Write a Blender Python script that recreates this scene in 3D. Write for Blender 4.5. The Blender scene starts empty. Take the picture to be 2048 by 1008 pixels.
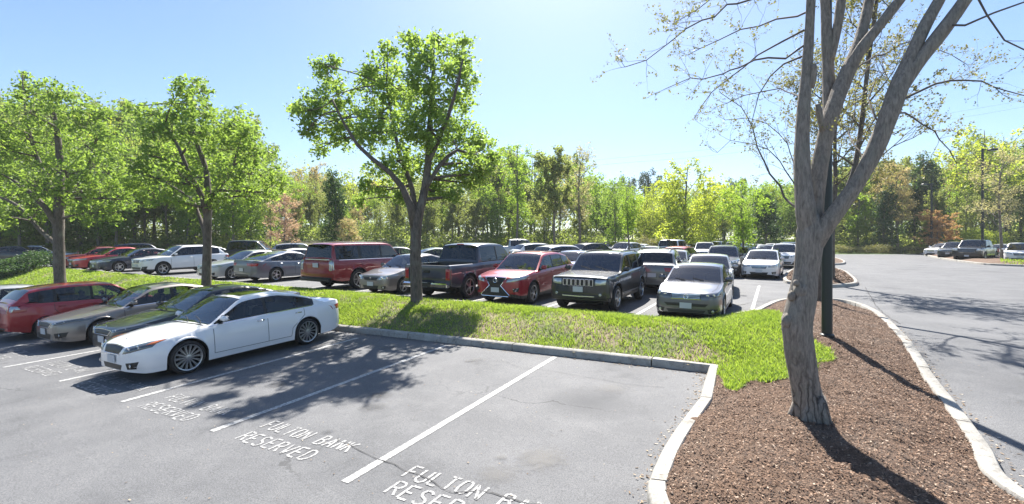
import bpy, math, random
import numpy as np
from mathutils import Vector, Matrix
from mathutils.bvhtree import BVHTree
R = math.radians
scene = bpy.context.scene
col = scene.collection
F = 931.0; CX = 1024.0; CY = 504.0; CAMZ = 2.5      # photo focal length in its pixels, centre, camera height

# ------------------------------------------------------------------ camera, sky, sun
cam = bpy.data.cameras.new('camera'); cam.sensor_width = 36; cam.lens = 36*F/2048
cam.clip_end = 2000; cam.clip_start = 0.05
camo = bpy.data.objects.new('camera', cam); col.objects.link(camo)
camo.location = (0, 0, CAMZ); camo.rotation_euler = (R(90), 0, 0)
scene.camera = camo
SUN_AZ, SUN_EL = 6.5, 50.0
w = bpy.data.worlds.new('World'); scene.world = w; w.use_nodes = True
nt = w.node_tree; bg = nt.nodes['Background']
sky = nt.nodes.new('ShaderNodeTexSky'); sky.sky_type = 'NISHITA'; sky.sun_disc = False
sky.sun_elevation = R(SUN_EL); sky.sun_rotation = R(SUN_AZ)
sky.altitude = 0; sky.air_density = 1.0; sky.dust_density = .7; sky.ozone_density = 3.4
hsv = nt.nodes.new('ShaderNodeHueSaturation'); hsv.inputs['Saturation'].default_value = 1.10
nt.links.new(sky.outputs[0], hsv.inputs['Color']); nt.links.new(hsv.outputs[0], bg.inputs[0]); bg.inputs[1].default_value = 0.060
sd = Vector((math.sin(R(SUN_AZ))*math.cos(R(SUN_EL)), math.cos(R(SUN_AZ))*math.cos(R(SUN_EL)), math.sin(R(SUN_EL))))
sl = bpy.data.lights.new('sun', 'SUN'); sl.energy = 4.5; sl.angle = R(0.6); sl.color = (1, .95, .87)
so = bpy.data.objects.new('sun', sl); col.objects.link(so); so.rotation_euler = sd.to_track_quat('Z', 'Y').to_euler()
scene.view_settings.view_transform = 'Standard'; scene.view_settings.look = 'None'
scene.view_settings.gamma = 1; scene.view_settings.exposure = 1.65
scene.cycles.max_bounces = 8; scene.cycles.diffuse_bounces = 3; scene.cycles.transparent_max_bounces = 20
scene.cycles.sample_clamp_indirect = 4
scene.render.film_transparent = False

# ------------------------------------------------------------------ the lie of the land
NX, NY = .490, .872          # into the stalls
def rs(r, s): return (r*NY + s*NX, -r*NX + s*NY)
def to_rs(x, y): return (x*NY - y*NX, x*NX + y*NY)
def sst(t):
    t = np.clip(t, 0, 1); return t*t*(3-2*t)
def G(x, y):
    x = np.asarray(x, float); y = np.asarray(y, float)
    back = .34 + .033*np.clip(y, -30, 60) + .008*np.clip(y-60, 0, 400)
    s = x*NX + y*NY
    wgt = sst((s-9.0)/3.1)
    return back - np.clip(.34-.0237*np.clip(x, -22, 40), 0, 2)*(1-wgt)
def g(x, y): return float(G(x, y))
def at(px, py, h=0.0):
    u = (px-CX)/F; v = (CY-py)/F
    t = 1.5
    f = lambda t: CAMZ + v*t - (g(u*t, t)+h)
    while f(t) > 0 and t < 90: t += .25
    lo, hi = t-.25, t
    for _ in range(24):
        m = (lo+hi)/2
        if f(m) > 0: lo = m
        else: hi = m
    return Vector((u*lo, lo, g(u*lo, lo)+h))
def P(px, py, t): return Vector(((px-CX)/F*t, t, CAMZ+(CY-py)/F*t))

# ------------------------------------------------------------------ tagging
def tag(o, label=None, cat=None, group=None, kind=None):
    if label: o['label'] = label
    if cat: o['category'] = cat
    if group: o['group'] = group
    if kind: o['kind'] = kind
    return o
def empty(name, loc=(0, 0, 0), parent=None):
    o = bpy.data.objects.new(name, None); col.objects.link(o); o.location = loc
    o.empty_display_size = .2
    if parent: o.parent = parent
    return o
def copy_tree(o, parent=None, swap=None):
    c = o.copy(); col.objects.link(c)
    if parent: c.parent = parent; c.matrix_parent_inverse = o.matrix_parent_inverse.copy()
    if swap and c.type == 'MESH':
        for i, sl_ in enumerate(c.material_slots):
            if sl_.material in swap:
                m_ = swap[sl_.material]; sl_.link = 'OBJECT'; sl_.material = m_
    for ch in list(o.children): copy_tree(ch, c, swap)
    return c

# ------------------------------------------------------------------ meshes
class MB:
    def __init__(s): s.v = []; s.f = []; s.m = []; s.n = 0
    def add(s, v, f, m=0):
        s.v.append(np.asarray(v, float).reshape(-1, 3))
        f = [tuple(int(i)+s.n for i in q) for q in f]
        s.f += f; s.m += [m]*len(f); s.n += len(s.v[-1])
    def box(s, c, d, rot=None, m=0, bev=0, taper=1):
        hx, hy, hz = d[0]/2, d[1]/2, d[2]/2
        if bev:
            # superellipse-ish box: three rings
            b = min(bev, hx, hy, hz); vs = []
            rings = [(-hz, b), (-hz+b, 0), (hz-b, 0), (hz, b)]
            for z, ins in rings:
                tp = 1 if z < 0 else taper
                ax, ay = (hx-ins)*tp, (hy-ins)*tp
                c2 = b*.6
                for q in ((ax, ay-c2), (ax-c2, ay), (-ax+c2, ay), (-ax, ay-c2), (-ax, -ay+c2), (-ax+c2, -ay), (ax-c2, -ay), (ax, -ay+c2)):
                    vs.append((q[0], q[1], z))
            fs = [tuple(range(7, -1, -1)), tuple(range(24, 32))]
            for k in range(3):
                for i in range(8): fs.append((k*8+i, k*8+(i+1) % 8, k*8+8+(i+1) % 8, k*8+8+i))
        else:
            vs = [(x*hx, y*hy, z*hz) for z in (-1, 1) for x, y in ((-1, -1), (1, -1), (1, 1), (-1, 1))]
            fs = [(3, 2, 1, 0), (4, 5, 6, 7), (0, 1, 5, 4), (1, 2, 6, 5), (2, 3, 7, 6), (3, 0, 4, 7)]
        vs = np.array(vs)
        if rot is not None: vs = vs @ np.array(rot.to_3x3()).T
        s.add(vs+np.array(c), fs, m)
    def tube(s, pts, rad, n=8, m=0, cap=True, wob=0, rng=None):
        pts = [Vector(p) for p in pts]; k = len(pts)
        if not hasattr(rad, '__len__'): rad = [rad]*k
        vs = []; prev = None
        for i, p in enumerate(pts):
            d = (pts[min(i+1, k-1)]-pts[max(i-1, 0)])
            if d.length < 1e-9: d = Vector((0, 0, 1))
            d.normalize()
            if prev is None:
                a = d.orthogonal().normalized()
            else:
                a = prev - d*prev.dot(d)
                a = a.normalized() if a.length > 1e-6 else d.orthogonal().normalized()
            prev = a; b = d.cross(a)
            for j in range(n):
                th = 2*math.pi*j/n
                rr = rad[i]*(1+(rng.uniform(-wob, wob) if wob else 0))
                vs.append(p+(a*math.cos(th)+b*math.sin(th))*rr)
        fs = [(i*n+j, i*n+(j+1) % n, (i+1)*n+(j+1) % n, (i+1)*n+j) for i in range(k-1) for j in range(n)]
        if cap: fs += [tuple(range(n-1, -1, -1)), tuple((k-1)*n+j for j in range(n))]
        s.add(np.array([tuple(v) for v in vs]), fs, m)
    def lathe(s, prof, n=24, axis='y', m=0, c=(0, 0, 0)):
        vs = []
        for (a, r) in prof:      # a along the axis, r radius
            for j in range(n):
                th = 2*math.pi*j/n
                vs.append((r*math.cos(th)+c[0], a+c[1], r*math.sin(th)+c[2]) if axis == 'y' else (r*math.cos(th)+c[0], r*math.sin(th)+c[1], a+c[2]))
        k = len(prof)
        fs = [(i*n+j, (i+1)*n+j, (i+1)*n+(j+1) % n, i*n+(j+1) % n) for i in range(k-1) for j in range(n)]
        s.add(vs, fs, m)
    def build(s, name, mats, parent=None, smooth=35):
        me = bpy.data.meshes.new(name)
        V = np.concatenate(s.v) if s.v else np.zeros((0, 3))
        me.from_pydata(V.tolist(), [], s.f)
        if not isinstance(mats, (list, tuple)): mats = [mats]
        for m_ in mats: me.materials.append(m_)
        if len(mats) > 1: me.polygons.foreach_set('material_index', s.m)
        if smooth:
            me.polygons.foreach_set('use_smooth', [True]*len(me.polygons))
            if smooth < 170: me.set_sharp_from_angle(angle=R(smooth))
        me.update()
        o = bpy.data.objects.new(name, me); col.objects.link(o)
        if parent: o.parent = parent
        return o
def fast_mesh(name, V, Fc, mat, parent=None, smooth=False, attr=None):
    """V (n,3), Fc (m,k) arrays"""
    me = bpy.data.meshes.new(name); Fc = np.asarray(Fc, np.int32); k = Fc.shape[1]
    me.vertices.add(len(V)); me.vertices.foreach_set('co', np.asarray(V, np.float32).ravel())
    me.loops.add(Fc.size); me.loops.foreach_set('vertex_index', Fc.ravel())
    me.polygons.add(len(Fc)); me.polygons.foreach_set('loop_start', np.arange(0, Fc.size, k, dtype=np.int32))
    if smooth: me.polygons.foreach_set('use_smooth', np.ones(len(Fc), bool))
    me.materials.append(mat); me.update(calc_edges=True); me.validate()
    o = bpy.data.objects.new(name, me); col.objects.link(o)
    if parent: o.parent = parent
    return o

# ------------------------------------------------------------------ materials
def mat_new(name):
    m = bpy.data.materials.new(name); m.use_nodes = True
    return m, m.node_tree, m.node_tree.nodes['Principled BSDF']
def N(nt, typ, **kw):
    n = nt.nodes.new(typ)
    for k, v in kw.items():
        if k.startswith('i_'):
            key = k[2:]; key = int(key) if key.isdigit() else key
            n.inputs[key].default_value = v
        else: setattr(n, k, v)
    return n
def ramp(nt, fac, stops, interp='LINEAR'):
    n = nt.nodes.new('ShaderNodeValToRGB'); cr = n.color_ramp; cr.interpolation = interp
    while len(cr.elements) < len(stops): cr.elements.new(.5)
    for e, (p, c) in zip(cr.elements, stops):
        e.position = p; e.color = (c[0], c[1], c[2], 1) if hasattr(c, '__len__') else (c, c, c, 1)
    nt.links.new(fac, n.inputs[0]); return n.outputs[0]
def noise(nt, scale, detail=4, rough=.55, vec=None, dist=0):
    n = N(nt, 'ShaderNodeTexNoise'); n.inputs['Scale'].default_value = scale
    n.inputs['Detail'].default_value = detail; n.inputs['Roughness'].default_value = rough; n.inputs['Distortion'].default_value = dist
    if vec is None:
        tc = N(nt, 'ShaderNodeTexCoord'); vec = tc.outputs['Object']
    nt.links.new(vec, n.inputs['Vector']); return n.outputs['Fac']
def mix(nt, fac, a, b, mode='MIX'):
    n = N(nt, 'ShaderNodeMix', data_type='RGBA', blend_type=mode)
    for sock, val in ((n.inputs[0], fac), (n.inputs[6], a), (n.inputs[7], b)):
        if hasattr(val, 'is_output'): nt.links.new(val, sock)
        elif hasattr(val, '__len__'): sock.default_value = (val[0], val[1], val[2], 1)
        else: sock.default_value = val
    return n.outputs[2]
def bump(nt, bs, h, strength=.3, dist=.01):
    b = N(nt, 'ShaderNodeBump'); b.inputs['Strength'].default_value = strength; b.inputs['Distance'].default_value = dist
    nt.links.new(h, b.inputs['Height']); nt.links.new(b.outputs[0], bs.inputs['Normal'])
def simple(name, c, rough=.5, metal=0, coat=0, spec=.5):
    m, t, b = mat_new(name); b.inputs['Base Color'].default_value = (c[0], c[1], c[2], 1)
    b.inputs['Roughness'].default_value = rough; b.inputs['Metallic'].default_value = metal
    b.inputs['Coat Weight'].default_value = coat; b.inputs['Coat Roughness'].default_value = .03
    b.inputs['Specular IOR Level'].default_value = spec
    return m
def paint(name, c, metal=.25):
    m, t, b = mat_new(name)
    n = noise(t, 3.0, 3); lo = tuple(v*.94 for v in c); 
    t.links.new(mix(t, n, lo, c), b.inputs['Base Color'])
    fl = noise(t, 900, 1)
    b.inputs['Roughness'].default_value = .38; b.inputs['Metallic'].default_value = metal
    b.inputs['Coat Weight'].default_value = 1.0; b.inputs['Coat Roughness'].default_value = .04
    # film of dust: shows as a rougher coat low on the body
    tc = N(t, 'ShaderNodeTexCoord'); sx = N(t, 'ShaderNodeSeparateXYZ'); t.links.new(tc.outputs['Object'], sx.inputs[0])
    t.links.new(ramp(t, sx.outputs[2], [(.15, .35), (.55, .04)]), b.inputs['Coat Roughness'])
    return m
def leafmat(name, c1, c2, trans=.45, rough=.6):
    m = bpy.data.materials.new(name); m.use_nodes = True; t = m.node_tree; t.nodes.clear()
    out = N(t, 'ShaderNodeOutputMaterial'); geo = N(t, 'ShaderNodeNewGeometry')
    n = noise(t, .9, 2)
    a = N(t, 'ShaderNodeMath', operation='MULTIPLY_ADD'); t.links.new(geo.outputs['Random Per Island'], a.inputs[0]); a.inputs[1].default_value = .55
    b_ = N(t, 'ShaderNodeMath', operation='MULTIPLY_ADD'); t.links.new(n, b_.inputs[0]); b_.inputs[1].default_value = .9; b_.inputs[2].default_value = -.2
    t.links.new(b_.outputs[0], a.inputs[2])
    c = mix(t, a.outputs[0], c1, c2)
    d = N(t, 'ShaderNodeBsdfPrincipled'); d.inputs['Roughness'].default_value = rough; d.inputs['Specular IOR Level'].default_value = .35
    tr = N(t, 'ShaderNodeBsdfTranslucent'); t.links.new(c, d.inputs['Base Color'])
    ct = mix(t, .5, c, (1.0, .95, .25), 'MULTIPLY'); 
    hs = N(t, 'ShaderNodeHueSaturation'); hs.inputs['Value'].default_value = 2.2; hs.inputs['Saturation'].default_value = 1.05; t.links.new(ct, hs.inputs['Color'])
    t.links.new(hs.outputs[0], tr.inputs[0])
    ms = N(t, 'ShaderNodeMixShader'); ms.inputs[0].default_value = trans
    t.links.new(d.outputs[0], ms.inputs[1]); t.links.new(tr.outputs[0], ms.inputs[2]); t.links.new(ms.outputs[0], out.inputs[0])
    return m
def barkmat(name, c1, c2, scale=6, strength=.8, fiss=0):
    m, t, b = mat_new(name)
    tc = N(t, 'ShaderNodeTexCoord'); mp = N(t, 'ShaderNodeMapping'); mp.inputs['Scale'].default_value = (1, 1, .22)
    t.links.new(tc.outputs['Object'], mp.inputs[0])
    n1 = noise(t, scale*3, 6, .65, mp.outputs[0], .4); n2 = noise(t, scale*.35, 3)
    c = mix(t, ramp(t, n1, [(.32, 0), (.62, 1)]), c1, c2)
    c = mix(t, ramp(t, n2, [(.5, 0), (.75, .5)]), c, (.23, .225, .185))
    t.links.new(c, b.inputs['Base Color']); b.inputs['Roughness'].default_value = .9
    if fiss:
        mp2 = N(t, 'ShaderNodeMapping'); mp2.inputs['Scale'].default_value = (1, 1, .13); t.links.new(tc.outputs['Object'], mp2.inputs[0])
        wn = N(t, 'ShaderNodeTexNoise'); wn.inputs['Scale'].default_value = 7; wn.inputs['Detail'].default_value = 5; t.links.new(tc.outputs['Object'], wn.inputs['Vector'])
        va = N(t, 'ShaderNodeVectorMath', operation='MULTIPLY_ADD'); t.links.new(wn.outputs['Color'], va.inputs[0]); va.inputs[1].default_value = (.10, .10, .10); t.links.new(mp2.outputs[0], va.inputs[2])
        v = N(t, 'ShaderNodeTexVoronoi', feature='DISTANCE_TO_EDGE'); v.inputs['Scale'].default_value = fiss; t.links.new(va.outputs[0], v.inputs['Vector'])
        sz = N(t, 'ShaderNodeSeparateXYZ'); t.links.new(tc.outputs['Object'], sz.inputs[0])
        lowm = ramp(t, sz.outputs[2], [(.25, .85), (1.0, .12)]); mk = N(t, 'ShaderNodeMath', operation='MULTIPLY'); cr = ramp(t, v.outputs['Distance'], [(0, 1), (.05, .5), (.10, 0)])
        t.links.new(cr, mk.inputs[0]); t.links.new(lowm, mk.inputs[1]); c = mix(t, mk.outputs[0], c, (.045, .036, .03)); t.links.new(c, b.inputs['Base Color'])
        hh = N(t, 'ShaderNodeMath', operation='SUBTRACT'); t.links.new(n1, hh.inputs[0]); t.links.new(mk.outputs[0], hh.inputs[1]); n1 = hh.outputs[0]
    bump(t, b, n1, strength, .02)
    return m

# asphalt
def asphalt():
    m, t, b = mat_new('asphalt')
    big = noise(t, .16, 4, .6); mid = noise(t, .9, 5, .65); fine = noise(t, 70, 2, .7); grit = noise(t, 260, 1)
    c = mix(t, ramp(t, big, [(.35, 0), (.65, 1)]), (.108, .111, .119), (.148, .151, .159))
    c = mix(t, ramp(t, mid, [(.45, 0), (.70, .85)]), c, (.182, .184, .190))
    c = mix(t, ramp(t, mid, [(.26, .9), (.42, 0)]), c, (.066, .069, .076))
    c = mix(t, ramp(t, fine, [(.35, .7), (.6, 0)]), c, (.045, .046, .050))
    c = mix(t, ramp(t, grit, [(.60, 0), (.70, .6)]), c, (.34, .33, .31))
    # oil spots
    vo = N(t, 'ShaderNodeTexVoronoi', feature='F1'); vo.inputs['Scale'].default_value = .33
    tc = N(t, 'ShaderNodeTexCoord'); t.links.new(tc.outputs['Object'], vo.inputs['Vector'])
    spot = ramp(t, vo.outputs['Distance'], [(.04, .75), (.26, 0)])
    c = mix(t, spot, c, (.06, .062, .068))
    # hairline cracks, only here and there
    v = N(t, 'ShaderNodeTexVoronoi', feature='DISTANCE_TO_EDGE'); v.inputs['Scale'].default_value = .38
    wn = N(t, 'ShaderNodeTexNoise'); wn.inputs['Scale'].default_value = 1.6; wn.inputs['Detail'].default_value = 6
    t.links.new(tc.outputs['Object'], wn.inputs['Vector'])
    va = N(t, 'ShaderNodeVectorMath', operation='MULTIPLY_ADD'); t.links.new(wn.outputs['Color'], va.inputs[0]); va.inputs[1].default_value = (1.1, 1.1, 0); t.links.new(tc.outputs['Object'], va.inputs[2])
    t.links.new(va.outputs[0], v.inputs['Vector'])
    cr = ramp(t, v.outputs['Distance'], [(.0, 1), (.0035, .8), (.006, 0)])
    msk = ramp(t, noise(t, .22, 3), [(.5, 0), (.58, .75)])
    cm = N(t, 'ShaderNodeMath', operation='MULTIPLY'); t.links.new(cr, cm.inputs[0]); t.links.new(msk, cm.inputs[1])
    c = mix(t, cm.outputs[0], c, (.03, .03, .032))
    t.links.new(c, b.inputs['Base Color']); b.inputs['Roughness'].default_value = .82; b.inputs['Specular IOR Level'].default_value = .35
    bump(t, b, fine, .5, .004)
    return m
def concrete():
    m, t, b = mat_new('kerb concrete')
    n = noise(t, 2.2, 6, .7); f = noise(t, 60, 3, .7)
    c = mix(t, ramp(t, n, [(.3, 0), (.7, 1)]), (.25, .235, .21), (.46, .44, .40))
    c = mix(t, ramp(t, f, [(.35, .5), (.5, 0)]), c, (.16, .15, .135))
    c = mix(t, ramp(t, noise(t, 7, 5, .8), [(.52, 0), (.66, .75)]), c, (.15, .14, .12))
    t.links.new(c, b.inputs['Base Color']); b.inputs['Roughness'].default_value = .9; bump(t, b, f, .5, .005)
    return m
def whitepaint():
    m, t, b = mat_new('worn road paint')
    n = noise(t, 26, 6, .75); c = mix(t, ramp(t, n, [(.42, 1), (.56, 0)]), (.50, .50, .485), (.16, .16, .165))
    n2 = noise(t, 1.4, 3); c = mix(t, ramp(t, n2, [(.42, 0), (.72, .6)]), c, (.27, .27, .27))
    t.links.new(c, b.inputs['Base Color']); b.inputs['Roughness'].default_value = .7
    return m
def stencilpaint():
    m, t, b = mat_new('worn stencil paint')
    n = noise(t, 34, 6, .8); c = mix(t, ramp(t, n, [(.43, 1), (.58, 0)]), (.47, .47, .46), (.15, .15, .155))
    n2 = noise(t, 2.2, 4); c = mix(t, ramp(t, n2, [(.48, 0), (.78, .7)]), c, (.22, .22, .225))
    t.links.new(c, b.inputs['Base Color']); b.inputs['Roughness'].default_value = .75
    return m
def mulchmat():
    m, t, b = mat_new('mulch')
    n = noise(t, 55, 5, .7); n2 = noise(t, 1.5, 4)
    c = mix(t, ramp(t, n, [(.35, 0), (.7, 1)]), (.055, .032, .021), (.24, .145, .09))
    c = mix(t, ramp(t, n2, [(.45, 0), (.7, .5)]), c, (.16, .125, .10))
    t.links.new(c, b.inputs['Base Color']); b.inputs['Roughness'].default_value = .95; bump(t, b, n, 1, .03)
    return m
def islandmat(name, stops, rough=.9, scale=None):
    m, t, b = mat_new(name); geo = N(t, 'ShaderNodeNewGeometry')
    t.links.new(ramp(t, geo.outputs['Random Per Island'], stops), b.inputs['Base Color']); b.inputs['Roughness'].default_value = rough
    return m
def groundmat():
    m, t, b = mat_new('grass and leaf litter')
    n = noise(t, .09, 5, .6); f = noise(t, 6, 6, .7)
    c = mix(t, ramp(t, n, [(.40, 0), (.55, 1)]), (.075, .06, .035), (.10, .17, .03))
    c = mix(t, ramp(t, f, [(.35, .6), (.6, 0)]), c, (.04, .05, .02))
    t.links.new(c, b.inputs['Base Color']); b.inputs['Roughness'].default_value = .95; bump(t, b, f, .8, .05)
    return m
def soilmat():
    m, t, b = mat_new('straw and soil')
    n = noise(t, .9, 4); f = noise(t, 40, 5, .7)
    c = mix(t, ramp(t, f, [(.35, 0), (.65, 1)]), (.10, .075, .045), (.34, .27, .17))
    c = mix(t, ramp(t, n, [(.42, .7), (.58, 0)]), c, (.07, .12, .02))
    t.links.new(c, b.inputs['Base Color']); b.inputs['Roughness'].default_value = .95; bump(t, b, f, .8, .02)
    return m
def wormgrass():
    m = leafmat('grass blades', (.14, .215, .04), (.26, .34, .09), .4, .5)
    return m
M = dict(stencil=stencilpaint(),
   
    asphalt=asphalt(), concrete=concrete(), white=whitepaint(), mulch=mulchmat(), ground=groundmat(), soil=soilmat(), blades=wormgrass(),
    chips=islandmat('bark chips', [(0, (.03, .02, .015)), (.35, (.10, .056, .036)), (.65, (.19, .112, .07)), (.88, (.30, .19, .125)), (1, (.48, .38, .29))]),
    straw=islandmat('dead grass', [(0, (.16, .12, .06)), (.5, (.34, .27, .14)), (1, (.5, .42, .27))]),
    litter=islandmat('leaf litter scraps', [(0, (.06, .04, .025)), (.5, (.25, .17, .10)), (.8, (.36, .27, .17)), (1, (.55, .5, .42))]),
    glass=simple('car glass', (.018, .026, .028), .03, 0, 0, .5),
    rubber=simple('tyre rubber', (.018, .018, .019), .75), black=simple('black trim', (.012, .012, .013), .45),
    under=simple('underbody', (.01, .01, .01), .9), chrome=simple('chrome', (.75, .76, .78), .13, 1), alloy=simple('alloy', (.50, .51, .53), .28, .9),
    darkalloy=simple('dark alloy', (.05, .05, .055), .4, .6), lens=simple('headlight lens', (.42, .45, .47), .08, .55, 1), red=simple('tail lens', (.33, .012, .015), .15, 0, 1),
    amber=simple('amber lens', (.5, .13, .03), .2, 0, 1), plate=simple('plate', (.5, .52, .55), .5), disc=simple('brake disc', (.16, .16, .165), .5, .8),
    pole=simple('pole bronze', (.022, .028, .028), .45, .2), wood=simple('wire', (.08, .08, .09), .6), seam=simple('panel gap', (.02, .02, .022), .8),
    bark1=barkmat('grey bark', (.135, .115, .098), (.31, .268, .23), 14, .8, 9), bark2=barkmat('dark bark', (.05, .042, .036), (.15, .122, .10), 8),
    bark3=barkmat('far bark', (.09, .078, .065), (.22, .19, .155), 3), twig=simple('twig', (.12, .10, .085), .9), darklens=simple('dark headlight lens', (.10, .11, .12), .06, .5, 1),
)

def carglass(name, tint, ior=1.62):
    m = bpy.data.materials.new(name); m.use_nodes = True; t = m.node_tree; t.nodes.clear(); out = N(t, 'ShaderNodeOutputMaterial')
    fr = N(t, 'ShaderNodeFresnel'); fr.inputs['IOR'].default_value = ior
    tr = N(t, 'ShaderNodeBsdfTransparent'); tr.inputs[0].default_value = (tint*.92, tint*1.0, tint*.98, 1)
    gl = N(t, 'ShaderNodeBsdfGlossy'); gl.inputs['Roughness'].default_value = .02; gl.inputs['Color'].default_value = (.95, .97, 1, 1)
    ms = N(t, 'ShaderNodeMixShader'); t.links.new(fr.outputs[0], ms.inputs[0]); t.links.new(tr.outputs[0], ms.inputs[1]); t.links.new(gl.outputs[0], ms.inputs[2]); t.links.new(ms.outputs[0], out.inputs[0])
    return m
M['glass'] = carglass('clear car glass', .50); M['screen'] = carglass('windscreen glass', .48, 1.95); M['privacy'] = carglass('privacy glass', .10); M['mirror'] = simple('mirror', (.6, .62, .65), .03, 1); M['seat'] = simple('seat cloth', (.035, .033, .032), .9); M['seat2'] = simple('tan seat', (.14, .125, .11), .9)

def stainmat():
    m, t, b = mat_new('oil stain'); tc = N(t, 'ShaderNodeTexCoord'); mp = N(t, 'ShaderNodeMapping'); mp.inputs['Location'].default_value = (-.5, -.5, 0); t.links.new(tc.outputs['Generated'], mp.inputs[0])
    sx = N(t, 'ShaderNodeSeparateXYZ'); t.links.new(mp.outputs[0], sx.inputs[0]); cb = N(t, 'ShaderNodeCombineXYZ'); t.links.new(sx.outputs[0], cb.inputs[0]); t.links.new(sx.outputs[1], cb.inputs[1])
    ln = N(t, 'ShaderNodeVectorMath', operation='LENGTH'); t.links.new(cb.outputs[0], ln.inputs[0]); nz = noise(t, 9, 5, .7)
    ad = N(t, 'ShaderNodeMath', operation='MULTIPLY_ADD'); t.links.new(nz, ad.inputs[0]); ad.inputs[1].default_value = .45; t.links.new(ln.outputs['Value'], ad.inputs[2])
    t.links.new(ramp(t, ad.outputs[0], [(.30, .42), (.60, 0)]), b.inputs['Alpha']); b.inputs['Base Color'].default_value = (.035, .035, .04, 1); b.inputs['Roughness'].default_value = .55
    return m
M['stain'] = stainmat()
# ------------------------------------------------------------------ ground, lot, kerbs, islands
def grid_sheet(name, xs, ys, zf, mat, keep=None):
    X, Y = np.meshgrid(xs, ys); Z = zf(X, Y); nx, ny = len(xs), len(ys)
    V = np.stack([X.ravel(), Y.ravel(), Z.ravel()], 1)
    i = np.arange(nx-1)[None, :]+np.arange(ny-1)[:, None]*nx
    Fc = np.stack([i, i+1, i+1+nx, i+nx], -1).reshape(-1, 4)
    if keep is not None:
        cx = V[Fc].mean(1); Fc = Fc[keep(cx[:, 0], cx[:, 1])]
        used = np.unique(Fc); mp = -np.ones(len(V), int); mp[used] = np.arange(len(used)); V = V[used]; Fc = mp[Fc]
    return fast_mesh(name, V, Fc, mat, smooth=True)
def lotmask(x, y):
    edge = np.where(x < -14, 44+.0*x, 57+.0*x)
    edge = edge - np.clip(-(x+14), 0, 60)*.12*(x < -14)
    return (y < edge) & (x > -48) & (x < 75)
def bank(x, y):
    edge = np.where(x < -14, 46., 59.)
    e = np.where(x < -14, 46-(-(x+14))*.12, 59)
    return sst((y-e)/22)*1.9
ax = np.concatenate([np.linspace(-315, -90, 14), np.linspace(-80, 100, 121), np.linspace(110, 315, 13)])
ay = np.concatenate([np.linspace(-60, -25, 4), np.linspace(-20, 110, 131), np.linspace(115, 335, 15)])
o = grid_sheet('ground', ax, ay, lambda x, y: G(x, y)+bank(x, y)-.06*lotmask(x, y), M['ground']); tag(o, kind='structure')
def lot_grid(step, x0, x1, y0, y1): return np.arange(x0, x1+1e-6, step), np.arange(y0, y1+1e-6, step)
gx, gy = lot_grid(.5, -48, 75, -20, 57.5)
o = grid_sheet('parking_lot', gx, gy, lambda x, y: G(x, y), M['asphalt'], keep=lotmask); tag(o, kind='structure')

def vnoise(x, y, sc, seed=0):
    r_ = np.random.default_rng(seed).random((64, 64)); X = x*sc+100; Y = y*sc+100; xi = np.floor(X).astype(int); yi = np.floor(Y).astype(int)
    fx = sst(X-xi); fy = sst(Y-yi); q = lambda a, b: r_[a % 64, b % 64]
    return (q(xi, yi)*(1-fx)+q(xi+1, yi)*fx)*(1-fy)+(q(xi, yi+1)*(1-fx)+q(xi+1, yi+1)*fx)*fy
def inpoly(x, y, poly):
    x = np.asarray(x); y = np.asarray(y); r = np.zeros(x.shape, bool); n = len(poly)
    for i in range(n):
        x0, y0 = poly[i]; x1, y1 = poly[(i+1) % n]
        c = ((y0 > y) != (y1 > y)) & (x < (x1-x0)*(y-y0)/((y1-y0) or 1e-12)+x0)
        r ^= c
    return r
def polydist(x, y, poly):
    d = np.full(np.shape(x), 1e9); n = len(poly)
    for i in range(n):
        a = np.array(poly[i]); b = np.array(poly[(i+1) % n]); ab = b-a; L = (ab**2).sum() or 1e-9
        t = np.clip(((x-a[0])*ab[0]+(y-a[1])*ab[1])/L, 0, 1)
        d = np.minimum(d, np.hypot(x-a[0]-t*ab[0], y-a[1]-t*ab[1]))
    return d
def smooth_poly(pts, step=.25, closed=True):
    """resample with Catmull-Rom"""
    out = []; n = len(pts)
    for i in range(n if closed else n-1):
        p0, p1, p2, p3 = [np.array(pts[(i+k) % n] if closed else pts[min(max(i+k, 0), n-1)]) for k in (-1, 0, 1, 2)]
        L = float(np.linalg.norm(p2-p1)); k = max(1, int(L/step))
        # centripetal tangents keep the corners tight
        m1 = (p2-p0)*.5*min(1, L/max(np.linalg.norm(p2-p0)*.5, 1e-6)); m2 = (p3-p1)*.5*min(1, L/max(np.linalg.norm(p3-p1)*.5, 1e-6))
        for j in range(k):
            t = j/k; out.append(tuple((2*t**3-3*t**2+1)*p1+(t**3-2*t**2+t)*m1+(-2*t**3+3*t**2)*p2+(t**3-t**2)*m2))
    if not closed: out.append(tuple(pts[-1]))
    return out
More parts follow.
